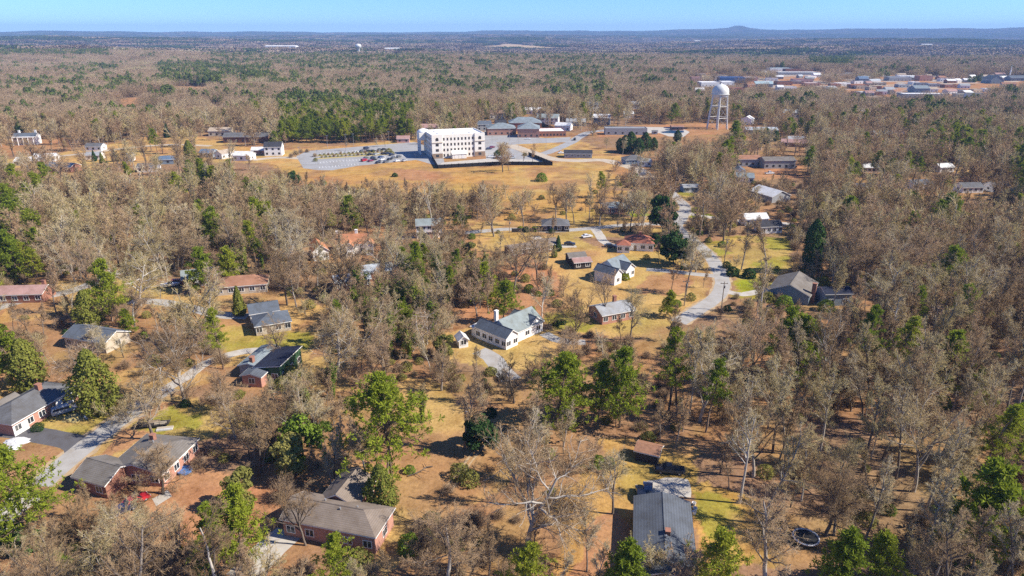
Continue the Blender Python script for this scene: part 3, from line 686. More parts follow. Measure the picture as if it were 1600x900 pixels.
house('white_roof_house', 'house with gleaming white metal roof below the red clay yard', 'house', [sec(1237,305, 112, 17, 12, 3.0, 2.6, 'white', 'graysiding', wn=3)], 1, 'the white metal roofed house', .2)
house('gabled_house', 'green-grey roofed house with white gable at the clay yard corner', 'house', [sec(1150,277, -12, 10, 9, 3, 2.0, 'tealgray', 'paint', wn=3), sec(1166,268, 78, 8, 7, 4, 2.0, 'slate', 'paint', wa=1)], 1, 'the green-grey roofed house', .2)
house('garage_building', 'small grey-blue garage beside the lime green verge', 'garage', [sec(1068,293, 4, 9, 7, 2.8, 1.1, 'lightgray', 'bluesiding', garage=[('n', 3, 3)], wn=2)], 1, 'the small grey-blue garage', .2)
for i, (px, py, a, L, W, rf, wl, lb) in enumerate([
  (1338,295,8,16,9,'blue','paint','blue-grey roofed house with white trim in the bare wood'), (1428,289,10,13,9,'slate','paint','slate roofed house with tan steps in the bare wood'),
  (1505,293,4,12,8,'gray','paint','grey roofed white house above the golden bank'), (1553,292,4,10,8,'gray','paint','smaller grey roofed white house above the golden bank'),
  (1368,209,0,24,11,'teal','graysiding','long teal metal roofed house in the trees'), (1312,213,5,16,9,'rustbrown','brick','rust roofed house near the tree belt'), (1350,262,0,10,7,'white','paint','small white roofed shed in the bare wood'),
  (1220,222,-20,26,11,'pink','brick','pinkish gable roofed hall near the dark evergreens'), (1232,218,-6,14,12,'lightgray','paint','pale flat gabled hall next to the pinkish hall'),
  (1166,203,-6,26,12,'pale','graysiding','pale blue metal roofed shed near the water tower'), (1165,343,8,11,7,'white','paint','white roofed house by the concrete lane'), (1190,355,10,10,7,'dark','paint','dark roofed cottage under tall bare trees')]):
    house('wooded_house', lb, 'house', [sec(px, py, a, L, W, 3.0, 1.9, rf, wl, wn=4, wa=1)], 1 if py > 250 else 0, 'the ' + lb.split(' in the')[0].split(' above')[0].split(' near')[0].split(' by ')[0], .35)
# houses of the left edge and of the middle distance
wh = house('columned_house', 'white two storey house with tall white porch columns and dark roof', 'house', [sec(18,214, 10, 16, 9, 6, 2.2, 'slate', 'paint', wn=4, st=2, chim=[(3, 6, 1.2, 1.2, 10, 'paint'), (14, 6, 1.2, 1.2, 10, 'paint')])], 1, 'the white columned house', .1)
cb = MB(); cb.box(.5, -2.6, 5.6, 15.5, .4, 6.0); cb.build('porch_roof', M['paint'], wh)
for k in range(5):
    c_ = MB(); c_.tube((1+k*3.5, -2.3, 0), (1+k*3.5, -2.3, 5.6), .32, n=8); c_.build('column', M['paint'], wh)
for (px, py, a, L, W, ev, rf, wl, st, lb) in [
  (20,252,8,18,9,3,'white','tan',1,'long white roofed ranch with tan walls'), (66,260,-10,19,9,3,'blue','brick',1,'long dark blue roofed ranch'), (48,246,8,14,8,3,'white','paint',1,'white roofed bungalow behind the dark blue roofed ranch'),
  (193,245,20,6,7,3,'white','paint',1,'little white gabled cottage'), (244,250,12,13,8,3,'blue','bluesiding',1,'low house under bright blue tarpaulin'), (212,262,10,12,8,3,'gray','paint',1,'grey roofed cottage in front of the blue tarpaulin house'),
  (309,239,-4,10,10,3,'blue','bluesiding',1,'deep blue roofed house beside a green cedar'), (346,241,60,12,8,3.4,'tan','paint',1,'tan and white gabled barn'), (362,243,-5,12,10,3.4,'white','paint',1,'bright white gabled barn with dark doors'),
  (411,230,6,12,9,6,'dark','paint',2,'white two storey house with black roof at the field edge'), (347,214,2,34,12,4.5,'gray','darkbrick',1,'very long grey roofed building'), (324,205,5,18,12,4,'tan','beige',1,'tan twin gabled house behind the long grey building'),
  (131,243,6,10,8,3,'lightgray','cream',1,'pale carport house beside small evergreens'), (131,229,0,12,8,3,'gray','paint',1,'grey roofed house behind the pale carport house'), (391,235,4,9,7,2.8,'white','pinkbrick',1,'small white roofed annex on red clay'),
  (745,195,10,13,11,5,'slate','graysiding',2,'grey gabled house left of the school roof'), (774,193,8,10,9,5,'dark','bluesiding',2,'small blue-grey gabled house behind the school'), (765,178,5,16,10,5,'pink','cream',2,'pinkish roofed cream house behind the school'),
  (818,172,-8,22,11,4,'white','paint',1,'bright white roofed house in the trees'), (838,184,-10,20,14,6,'greengray','paint',2,'tall green-grey roofed house in the trees'), (866,196,-20,14,10,4,'white','paint',1,'white gabled cottage left of the olive tree'),
  (884,190,-8,18,11,4,'lightgray','bluesiding',1,'light grey roofed house near the olive tree'), (919,164,5,14,10,6,'slate','paint',2,'tall white house with slate roof'), (926,184,-10,16,10,6,'white','bluesiding',2,'tall white roofed house beneath tall pines'),
  (656,200,0,15,12,5,'pink','paint',2,'white double gabled house behind the white office block'), (619,217,4,10,8,3,'pink','pinkwall',1,'pink building beside the pine stand'), (983,163,0,14,10,5,'pale','paint',1,'pale gabled house among mixed trees'),
  (975,178,0,10,8,4,'white','paint',1,'tiny white cottage among mixed trees'), (1087,142,0,12,10,8,'white','paint',1,'white chapel with steep gable near the water tower'), (1175,187,60,12,10,5,'white','paint',1,'white gable ended house right of the water tower'),
  (1224,176,0,16,10,5,'pale','cream',1,'cream house with tower in the wood'), (1338,174,0,10,10,5,'white','paint',1,'white pointed cottage deep in the wood'), (1570,188,5,14,10,4,'tan','cream',1,'tan roofed house by the far right wood'), (1470,262,10,10,8,3,'white','paint',1,'white roofed outbuilding near the yellow pines')]:
    house('distant_house', lb, 'house', [sec(px, py, a, L, W, ev, ev*.35+.9, rf, wl, wn=max(2, int(L/4)), wa=1, wb=1, st=st)], 0, 'the ' + lb, .15)

# ---- school, pool building, commercial district
house('school_building', 'brick school with blue-grey hip roofs and white flat roofed annex', 'school', [
  sec(761,201, 6, 24, 20, 5.5, 3.4, 'tealgray', 'pinkbrick', 'h', wn=5, wa=3), sec(808,201, -2, 18, 20, 7, 4.0, 'tealgray', 'pinkbrick', 'h', wn=4), sec(795,192, 2, 28, 16, 7, 4, 'tealgray', 'brick', 'h', wn=3)], 0, 'the brick school', .02)
house('school_annex', 'low red brick annex with white flat roof beside the school', 'building', [sec(842,206, 6, 22, 20, 4, 0, 'whiteroof', 'brick', 'f', wn=8)], 0, 'the red brick annex', .02)
house('storage_building', 'long pale flat roofed building with dark front below the pool terrace', 'building', [sec(946,201, -1, 34, 10, 5, 0, 'lightgray', 'graysiding', 'f', wn=6)], 0, 'the pale flat roofed building', .02)
house('pool_pavilion', 'small red roofed pavilion behind the blue swimming pool', 'pavilion', [sec(1049,198, 0, 11, 7, 3, 1.0, 'rustbrown', 'brick', wn=3)], 0, 'the pool pavilion', .02)
house('pump_house', 'tiny grey pump house between the long building and the pool', 'shed', [sec(1019,205, 0, 5, 4, 2.6, .6, 'gray', 'graysiding', wn=1)], 0, 'the pump house', .02)
for (px, py, a, L, W, ev, rf, wl, ty, lb) in [
  (1081,121,0,24,18,7,'pink','pinkwall','f','pink walled store at the end of the shopping strip'), (1096,129,4,36,22,6,'whiteroof','paint','f','white flat roofed store in front of the shopping strip'), (1117,120,0,10,10,8,'cream','cream','f','cream corner block of the shopping strip'),
  (1125,121,-3,52,22,9,'blueband','blueband','f','bright blue fronted store of the shopping strip'), (1160,121,-4,32,20,7,'whiteroof','pinkwall','f','pale pink fronted store right of the blue store'), (1128,128,3,26,18,5,'whiteroof','paint','f','low white roofed store in front of the blue store'),
  (1204,107,-1,60,30,6,'teal','paint','f','long teal roofed plant in front of the pines'), (1216,113,-3,95,24,6,'whiteroof','graysiding','f','very long white roofed plant'), (1228,108,-2,70,20,7,'dark','brick','f','dark roofed plant between the white and teal roofs'),
  (1180,131,-5,34,16,5,'teal','graysiding','g','teal gabled shed near the shopping strip'), (1135,138,2,34,14,5,'brick','brick','f','red brick row behind the water tower'), (1215,128,0,30,18,5,'dark','brick','f','dark flat roofed shop'), (1240,124,-3,40,16,5,'pink','pinkwall','f','pink roofed shop row'),
  (1272,117,0,18,14,5,'white','paint','g','small white gabled shop right of the pink row'), (1258,130,0,30,14,4,'whiteroof','pinkbrick','f','white roofed brick shop row'), (1225,136,0,24,14,4,'lightgray','cream','f','cream low shop in front of the dark shop'),
  (1390,121,0,48,18,6,'pale','graysiding','f','pale grey flat roofed depot'), (1406,119,-2,60,16,6,'whiteroof','paint','f','white fronted long store'), (1438,119,0,28,18,8,'rustbrown','pinkbrick','f','red fronted block right of the white store'), (1343,123,0,20,16,8,'blue','bluesiding','g','dark blue gabled house at the clay lot'),
  (1430,138,-3,26,20,6,'tealgray','bluesiding','g','grey-green gabled hall on the clay lot'), (1412,147,-3,70,18,5,'whiteroof','graysiding','f','long gleaming white roofed shed nearest the wood'), (1330,133,0,34,14,5,'orange','brick','f','orange roofed brick row'), (1336,144,-5,44,14,4,'tan','brick','f','tan roofed row of sheds'),
  (1495,147,0,40,10,4,'lightgray','beige','f','beige low shed in front of the clay field'), (1385,140,0,16,14,6,'lightgray','graysiding','g','light grey gabled shop by bare trees')]:
    house('commercial_building', lb, 'building', [sec(px, py, a, L*.8, W, ev, 0 if ty == 'f' else 3.5, rf, wl, ty, wn=max(3, int(L/7)), ov=.3)], 0, 'the ' + lb, .02, 'buildings of the town centre')
rt = random.Random(31); ntown = 0; TL = {}
def town_label(c, ty, px, py):
    where = 'nearest the wood' if py > 138 else 'beyond the long white plant' if px < 1310 and py < 116 else 'right of the water tower' if px < 1310 else 'near the church' if px > 1500 else 'by the clay lot'
    b = f'small {c} {"flat" if ty == "f" else "gable"} roofed town building {where}'; n = TL.get(b, 0); TL[b] = n+1
    return b if n == 0 else f'{["first", "second", "third", "fourth", "fifth", "sixth", "seventh"][min(n, 6)]} {b}'
for _ in range(1500):
    px, py = rt.choice([(rt.uniform(1085, 1300), rt.uniform(112, 142)), (rt.uniform(1320, 1530), rt.uniform(114, 150)), (rt.uniform(1180, 1600), rt.uniform(106, 150))])
    L = rt.uniform(9, 22); W = rt.uniform(8, 13); q = P(px, py)
    if any(abs(q.x-k[0]) < k[3]+L*.55 and abs(q.y-k[1]) < k[4]+14 for k in KEEP): continue
    rf, nm2 = rt.choice([('white', 'white'), ('white', 'white'), ('pale', 'pale grey'), ('tan', 'tan'), ('gray', 'dark grey'), ('pink', 'pinkish'), ('rustbrown', 'rust brown'), ('lightgray', 'light grey')]); wl = rt.choice(['paint', 'cream', 'brick', 'graysiding', 'tan']); ty = rt.choice('fg')
    house('town_building', town_label(nm2, ty, px, py), 'building', [sec(px, py, rt.uniform(-15, 25), L, W, 4.2, 0 if ty == 'f' else 2.6, rf, wl, ty, wn=3)], 0, None, .3, 'small buildings of the town centre'); ntown += 1
    if ntown >= 84: break
ch = house('church', 'dark slate roofed church with blue gable and thin spire', 'church', [sec(1541,123, 0, 30, 16, 5, 3.5, 'slate', 'bluesiding', wn=5), sec(1570,125, 90, 26, 22, 6, 7, 'slate', 'bluesiding', wa=2), sec(1580,122, 0, 40, 18, 5, 4, 'slate', 'bluesiding', wn=5)], 0, 'the church', .02)
sp = MB(); sp.tube((42, 5, 11), (42, 5, 16), .9, .9, 8); sp.tube((42, 5, 16), (42, 5, 27), 1.0, .08, 8); sp.build('spire', M['paint'], ch)
for (px, py, a, L, W, lb) in [(67,58.5,0,95,30,'far white building on the wooded plain'), (415,84.5,0,120,40,'far pale warehouse left of the white water tank'), (601,85.5,-2,55,25,'far white roofed barn right of the white water tank'), (1187,69,0,30,20,'tiny white farmhouse by the tan field'), (1440,75,0,60,24,'far white barn before the blue hills'), (1085,70,0,40,20,'far pale farm building before the blue hills')]:
    g = P(px, py); z = float(height(g.x, g.y)); s_ = sec(px, py, a, L, W, 9, 3, 'white', 'paint', wn=3)
    s_['p'] = Vector((g.x, g.y, 0)); r_ = house('distant_barn', lb, 'building', [s_], 0, 'the ' + lb, .0); r_.location.z = z + 6

# ---- white office block with portico and dome
def office():
    A = P(675.5, 248); B = P(757.5, 243.5); d = (B-A); L = d.length; ang = math.atan2(d.y, d.x); W = 27; H = 14.6
    root = empty('office_building', A, ang); tag(root, 'four storey cream office block with flat white roof, portico and small dome', 'office building')
    mb = MB(); b = MB(); bay = 7.0
    mb.box(0, 0, 0, L, W, H); mb.box(0, -.7, 0, bay, -.002, H+.9, 0); mb.box(L-bay, -.7, 0, L, -.002, H+.9, 0)
    for q in ((0, .002, L, .4), (0, W-.4, L, W-.002), (.002, .4, .4, W-.4), (L-.4, .4, L-.002, W-.4)): mb.box(q[0], q[1], H-.01, q[2], q[3], H+.8)
    mb.build('wall', M['cream'], root)
    r = MB(); r.face([(.4, .4, H+.05), (L-.4, .4, H+.05), (L-.4, W-.4, H+.05), (.4, W-.4, H+.05)]); ro = r.build('roof', M['whiteroof'], root)
    for k in range(4):
        u = MB(); x = 5 + (k % 3)*11; y = 8 + (k//3)*10; u.box(x, y, H+.05, x+1.1, y+.9, H+.7); u.build('roof_unit', M['metal'], ro)
    for x0 in (0, L-bay):
        s = MB(); s.box(x0+.0-.04, -.76, 0, x0+bay+.04, -.701, 3.3); s.build('stone_base', M['brownstone'], root)
        s = MB(); s.box(x0-.15, -1.0, 10.1, x0+bay+.15, -.702, 10.5); s.build('cornice', M['tan'], root)
    def win(x, z, w_, h_, y, arch=False):
        f = MB(); f.box(x-w_/2-.1, y-.06, z-.1, x+w_/2+.1, y-.001, z+h_+.1); fo = f.build('window', M['tan'], root)
        g = MB(); g.box(x-w_/2, y-.10, z, x-.05, y-.061, z+h_); g.box(x+.05, y-.10, z, x+w_/2, y-.061, z+h_)
        if arch:
            pts = [(x+w_/2*cos(t), y-.10, z+h_+w_/2*sin(t)) for t in np.linspace(0, pi, 9)]; g.face(list(reversed(pts)))
        g.build('pane', M['glass'], fo)
    n = 9
    for fl in range(4):
        z = .9 + fl*3.5
        for k in range(n):
            if fl == 0 and 3 <= k <= 5: continue
            win(bay + (L-2*bay)*(k+.5)/n, z+.15, .95, 1.6, 0)
        for x0 in (bay/2, L-bay/2): win(x0, z + (.2 if fl < 3 else .1), 1.9, 1.6 if fl < 3 else 1.1, -.7 if fl else -.76, fl == 3)
    for fl in range(4):                                   # left side, in the shade
        for k in range(7):
            y = W*(k+.5)/7; f = MB(); f.box(-.06, y-.75, .8+fl*3.5, -.002, y+.75, 2.9+fl*3.5); fo = f.build('window', M['tan'], root)
            g = MB(); g.box(-.10, y-.6, .95+fl*3.5, -.061, y+.6, 2.75+fl*3.5); g.build('pane', M['glass'], fo)
    po = MB(); po.box(-4.6, W-9, 9.6, -.15, W, H-.3); po.build('portico_block', M['cream'], root)
    for y in (W-8.6, W-4.5, W-.5):
        c = MB(); c.tube((-4.1, y, 0), (-4.1, y, 9.6), .45, n=10); c.build('column', M['paint'], root)
    do = MB(); do.lathe([(4.1, 0), (4.1, .5), (3.7, 1.2), (2.8, 1.9), (1.5, 2.4), (.3, 2.6)], (-1.0, W-4.5, H-.28), 16); do.build('dome', M['whiteroof'], root, True)
    e = MB(); e.box(12.5, -5.2, 0, 22, -.8, 3.0, 0); e.face([(12.1, -5.6, 3.0), (22.4, -5.6, 3.0), (22.4, -3.0, 5.2), (12.1, -3.0, 5.2)]); e.face([(22.4, -.75, 3.02), (12.1, -.75, 3.02), (12.1, -3.0, 5.2), (22.4, -3.0, 5.2)])
    e.face([(12.1, -5.6, 3.0), (12.1, -3, 5.2), (12.1, -.75, 3.02)]); e.face([(22.4, -5.6, 3.0), (22.4, -.75, 3.02), (22.4, -3, 5.2)]); e.build('entrance_porch', M['cream'], root)
    for k in range(3):
        q = MB(); q.box(14+k*2.4, -5.27, .1, 15.6+k*2.4, -5.201, 2.5); q.build('door', M['paint'], root)
    c_ = A + Vector((cos(ang)*L/2 - sin(ang)*W/2, sin(ang)*L/2 + cos(ang)*W/2, 0)); KEEP.append((c_.x, c_.y, ang, L/2+5, W/2+4)); LAND.append((c_.x, c_.y, 'the cream office block'))
    PXBOX.append((645, 196, 760, 256, 0))
office()
def wall_run(name, label, cat, pts, h, th, mat, cap=None):
    W = [P(*p) for p in pts]; root = empty(name, W[0]); tag(root, label, cat)
    for a, b in zip(W[:-1], W[1:]):
        d = (b-a); L = d.length; d.normalize(); n = Vector((-d.y, d.x, 0))*th/2; q = [a-n, b-n, b+n, a+n]
        mb = MB(); mb.prism([(v.x-W[0].x, v.y-W[0].y) for v in q], 0, h); mb.build('panel', mat, root)
        k = int(L/4)
        for i in range(k+1):
            p = a.lerp(b, i/max(k, 1)) - W[0]; pb = MB(); pb.box(p.x-.14, p.y-.14, 0, p.x+.14, p.y+.14, h+.25); pb.build('post', mat, root)
wall_run('boundary_fence', 'black boundary fence around the front of the office block', 'fence', [(674,246),(684,263.5),(780,258),(863,258.5),(826,243)], 2.3, .15, M['black'])
wall_run('yard_fence', 'dark board fence behind the white roofed school annex', 'fence', [(842,195),(862,203),(884,212)], 3.0, .2, M['darkwood'])
wall_run('garden_wall', 'dark clipped hedge wall beside the lane', 'wall', [(800,363),(826,362),(850,362)], 1.6, .5, M['darkwood'])

# ---- water towers
def water_tower():
    b = P(1120, 201); root = empty('water_tower', b); tag(root, 'tall white water tower on six slender braced legs', 'water tower')
    t = MB(); t.lathe([(.4, 24.2), (2.6, 24.6), (5.0, 25.8), (6.6, 27.6), (7.0, 29.0), (7.0, 31.2), (6.6, 33.2), (5.2, 35.2), (3.0, 36.6), (.7, 37.2), (.3, 37.9)], n=24); t.build('tank', M['tankwhite'], root, True)
    c = MB(); c.lathe([(7.0, 28.9), (7.7, 28.9), (7.7, 29.05), (7.0, 29.05)], n=24); c.build('catwalk', M['tankwhite'], root)
    r = MB(); r.tube((0, 0, 0), (0, 0, 25), .95, .95, 10); r.build('riser', M['tankwhite'], root)
    n = 6; pt = lambda k, z: Vector(((9.6-2.9*z/28)*cos(2*pi*k/n+.3), (9.6-2.9*z/28)*sin(2*pi*k/n+.3), z))
    for k in range(n):
        l = MB(); l.tube(pt(k, 0), pt(k, 28.5), .52, .52, 8); l.build('leg', M['tankwhite'], root)
        for z0, z1 in ((0, 9.5), (9.5, 19), (19, 27)):
            s = MB(); s.tube(pt(k, z1), pt(k+1, z1), .26, n=5); s.build('strut', M['tankwhite'], root)
            s = MB(); s.tube(pt(k, z0), pt(k+1, z1), .06, n=4); s.tube(pt(k+1, z0), pt(k, z1), .06, n=4); s.build('brace', M['tankwhite'], root)
    LAND.append((b.x, b.y, 'the white water tower')); KEEP.append((b.x, b.y, 0, 11, 11))
water_tower()
g = P(561, 88); zf = float(height(g.x, g.y)); root = empty('water_tank', (g.x, g.y, zf)); tag(root, 'far white water tank on a thick pedestal above the wooded plain', 'water tower')
t = MB(); t.lathe([(5, 0), (4.2, 6), (4.0, 24), (8, 28), (10.5, 31), (10.5, 35), (8, 39), (2, 41)], n=20); t.build('tank', M['tankwhite'], root, True)
c = MB(); c.lathe([(10.4, 33), (10.9, 33), (10.9, 33.3), (10.4, 33.3)], n=20); c.build('catwalk', M['tankwhite'], root)

# ---------------------------------------------------------------- vehicles
def car_meshes(kind):
    if kind == 'pickup': prof = [(-2.75,.45),(-2.75,1.05),(-.7,1.05),(-.6,1.15),(-.35,1.75),(.75,1.78),(1.35,1.15),(2.55,1.02),(2.75,.85),(2.75,.42)]; win = [(-.42,1.2),(-.22,1.66),(.68,1.68),(1.15,1.2)]; Wd = 1.9; ax = (-1.75, 1.75)
    elif kind == 'van': prof = [(-2.4,.4),(-2.45,1.1),(-2.25,1.8),(1.0,1.82),(1.75,1.15),(2.4,.95),(2.45,.42)]; win = [(-2.1,1.2),(-2.0,1.66),(.9,1.68),(1.4,1.2)]; Wd = 1.9; ax = (-1.5, 1.55)
    else: prof = [(-2.2,.38),(-2.25,.85),(-1.75,.98),(-1.15,1.42),(.25,1.44),(1.0,.98),(2.1,.82),(2.25,.6),(2.2,.36)]; win = [(-1.5,1.0),(-1.05,1.35),(.2,1.36),(.75,1.0)]; Wd = 1.75; ax = (-1.35, 1.4)
    b = MB(); n = len(prof); h = Wd/2
    tuck = lambda z: h - max(0, z-.95)*.28
    for s_ in (1, -1):
        f = [(x, s_*tuck(z), z) for x, z in prof]; b.face(f if s_ < 0 else list(reversed(f)))
    for i in range(n):
        a, c = prof[i], prof[(i+1) % n]; b.face([(a[0], -tuck(a[1]), a[1]), (a[0], tuck(a[1]), a[1]), (c[0], tuck(c[1]), c[1]), (c[0], -tuck(c[1]), c[1])])
    g = MB()
    for s_ in (1, -1):
        f = [(x, s_*(tuck(z)+.012), z) for x, z in win]; g.face(f if s_ < 0 else list(reversed(f)))
    top = max(z for _, z in prof); k = [i for i, p in enumerate(prof) if p[1] >= top-.06]
    for i0, i1, s_ in ((k[-1], k[-1]+1, 1), (k[0]-1, k[0], -1)):
        a, c = prof[i0], prof[i1 % n]
        P0 = [a[0]+(c[0]-a[0])*.12, a[1]+(c[1]-a[1])*.12]; P1 = [a[0]+(c[0]-a[0])*.88, a[1]+(c[1]-a[1])*.88]; o = .015
        g.face([(P0[0]+s_*o, -tuck(P0[1])*.9, P0[1]+o), (P0[0]+s_*o, tuck(P0[1])*.9, P0[1]+o), (P1[0]+s_*o, tuck(P1[1])*.9, P1[1]+o), (P1[0]+s_*o, -tuck(P1[1])*.9, P1[1]+o)])
    wh_ = MB(); wh_.tube((0, -.11, 0), (0, .11, 0), .34, n=12); wh_.tube((0, -.125, 0), (0, .125, 0), .19, n=8, mi=1)
    bed = None
    if kind == 'pickup':
        bed = MB(); bed.face([(-2.62, -.78, 1.056), (-.8, -.78, 1.056), (-.8, .78, 1.056), (-2.62, .78, 1.056)])
    lt = MB(); lt.box(prof[-2][0]-.04, -h+.12, .62, prof[-2][0]+.02, -h+.42, .78); lt2 = MB(); lt2.box(prof[-2][0]-.04, h-.42, .62, prof[-2][0]+.02, h-.12, .78)
    return dict(body=b, glass=g.mesh('car_window', M['glass']), wheel=wh_.mesh('wheel', [M['black'], M['metal']]), ax=ax, h=h, bed=bed, lights=[lt.mesh('headlight', M['paint']), lt2.mesh('headlight', M['paint'])], cache={})
CAR = {k: car_meshes(k) for k in ('car', 'pickup', 'van')}
CARN = []
def car(kind, paint, px, py, ang, label, group=None, name=None, lod=2):
    c = CAR[kind]; p = P(px, py); root = empty(name or {'car': 'parked_car', 'pickup': 'pickup_truck', 'van': 'parked_van'}[kind], (p.x, p.y, .03), R(ang)); tag(root, label, {'car': 'car', 'pickup': 'pickup truck', 'van': 'van'}[kind], group)
    if paint not in c['cache']: c['cache'][paint] = c['body'].mesh('body', PAINT[paint])
    link('body', c['cache'][paint], root); link('car_window', c['glass'], root)
    for x in c['ax']:
        for s_ in (1, -1): link('wheel', c['wheel'], root, (x, s_*(c['h']-.12), .34))
    if lod > 1:
        for l in c['lights']: link('headlight', l, root)
        if c['bed']: link('cargo_bed', c['bed'].mesh('cargo_bed', M['black']), root)
    KEEP.append((p.x, p.y, R(ang), 3, 2)); LAND.append((p.x, p.y, 'the ' + ' '.join(label.split()[:3]))) if lod > 1 else None
    return root
car('pickup', 'black', 1046, 738, 172, 'black pickup truck parked across the end of the concrete patio')
car('car', 'navy', 1012, 770, 80, 'dark covered car tucked against the blue-grey gable house'); car('car', 'black', 1001, 776, 85, 'black car half under the corner of the blue-grey gable house')
car('car', 'red', 213, 786, 52, 'red car parked behind the red brick house with a garage wing'); car('car', 'navy', 193, 800, 48, 'dark blue car parked close behind the red car')
car('van', 'silver', 101, 645, 40, 'silver van parked on the grass beside the grey house'); car('car', 'black', 890, 383, -5, 'black car parked on the drive of the brown gable house')
car('car', 'white', 917, 371, 25, 'white car parked on the concrete pad by the lane'); car('car', 'gray', 953, 386, -8, 'dark grey car beside the red roofed white house'); car('van', 'maroon', 281, 444, 10, 'maroon van parked in front of the grey-blue roofed house')
car('car', 'silver', 42, 464, 15, 'silver car on the forecourt of the pinkish-brown roofed house'); car('pickup', 'white', 1202, 272, 10, 'white pickup truck on the red clay yard')
car('pickup', 'black', 1238, 262, -20, 'black truck at the far edge of the red clay yard'); car('car', 'navy', 1190, 363, 10, 'dark car under the bare trees by the concrete lane')
LOTC = 'cars parked in the office car park'
ords = ['first', 'second', 'third', 'fourth', 'fifth', 'sixth', 'seventh', 'eighth', 'ninth', 'tenth', 'eleventh', 'twelfth', 'thirteenth', 'fourteenth']
ordn = ords + ['fifteenth', 'sixteenth', 'seventeenth', 'eighteenth']
lotcars = [(569,252,'red','bright red car alone at the empty stalls'), (572,248,'gray','grey car just behind the bright red car'), (578,242.5,'black','black car at the end of the planted island'), (583,247.5,'navy','navy car in the middle row right of the red car'), (585,250.5,'black','black car tight in front of the navy car'),
  (591,255,'black','black car in the front row nearest the grass bank'), (603,254,'gray','dark grey car in the front row beside the black one'), (595,246.5,'blue','blue car in the middle row of the car park'), (601,241,'black','left one of two black cars at the planted island'), (606.5,241,'navy','right one of two dark cars at the planted island'),
  (615,247.5,'gray','grey car standing apart near the office shadow'), (620,252.5,'white','white car in the front row toward the office'), (632,252,'silver','silver car at the office end of the front row'), (572.5,233,'navy','tall navy car in the back row'), (575,237,'black','black car behind the planted island'),
  (583,237,'black','second black car behind the planted island'), (593.5,235,'gray','grey car at the right end of the back row'), (565,237.5,'gray','small grey car at the left end of the back row'), (597,250.5,'white','white car between the front rows of the car park'), (609,250,'black','black car between the front rows toward the office'), (612,243,'navy','navy car behind the front island bush'), (623,246,'gray','grey car second from the office shadow'), (579,252.5,'maroon','maroon car right of the bright red car'), (588,242,'silver','silver car beside the planted island'), (556,239,'white','white car alone in the back row'), (600,234.5,'black','black car last in the back row')]
for (x, y, c, lb) in lotcars: car('van' if 'tall' in lb else 'car', c, x, y, 62, lb, LOTC, lod=1)
for (x, y, k, c, a, lb) in [(785,206,'car','silver',-40,'silver car at the school entrance'), (788,208,'car','navy',-40,'navy car second in the school row'), (791.5,210.5,'car','maroon',-40,'maroon car last in the school row'), (812,213.5,'car','navy',80,'navy car against the school wall'), (816,213,'car','white',80,'white car against the school wall'), (822,213,'car','silver',80,'silver car against the school wall'), (832,212.5,'car','white',80,'white car by the red brick annex'), (825,218,'car','white',10,'white car crossing the school car park'),
   (769,231,'car','maroon',30,'maroon car beside the office block'), (764,233.5,'car','navy',30,'navy car beside the office block'), (767,246,'car','white',20,'white car inside the black fence'), (776,248,'pickup','black',10,'black pickup inside the black fence'), (800,247.5,'van','silver',20,'silver van inside the black fence'), (787,250.5,'pickup','maroon',0,'maroon truck inside the black fence'), (898,219,'van','black',80,'black van standing on the road beyond the school'), (877,240,'car','white',20,'white car in front of the black roofed low house')]:
    car(k, c, x, y, a, lb, 'cars by the school and the office', lod=1)

# ---------------------------------------------------------------- small things
def trampoline():
    p = P(1258, 846); root = empty('trampoline', p); tag(root, 'round black trampoline with pale rim on the leaf litter', 'trampoline'); n = 24; Rr = 2.0
    r = MB()
    for k in range(n): r.tube((Rr*cos(2*pi*k/n), Rr*sin(2*pi*k/n), .9), (Rr*cos(2*pi*(k+1)/n), Rr*sin(2*pi*(k+1)/n), .9), .14, n=6)
    r.build('rim', M['tarp'], root); m = MB(); m.face([(1.87*cos(2*pi*k/n), 1.87*sin(2*pi*k/n), .86) for k in range(n)]); m.build('mat', M['black'], root)
    for k in range(6):
        t = 2*pi*k/6; l = MB(); l.tube((Rr*cos(t), Rr*sin(t), .88), (Rr*1.03*cos(t), Rr*1.03*sin(t), 0), .05, n=6); l.build('leg', M['black'], root)
    KEEP.append((p.x, p.y, 0, 2.4, 2.4)); CLEAR.append((1240, 828, 1278, 858, .05)); LAND.append((p.x, p.y, 'the trampoline'))
trampoline()
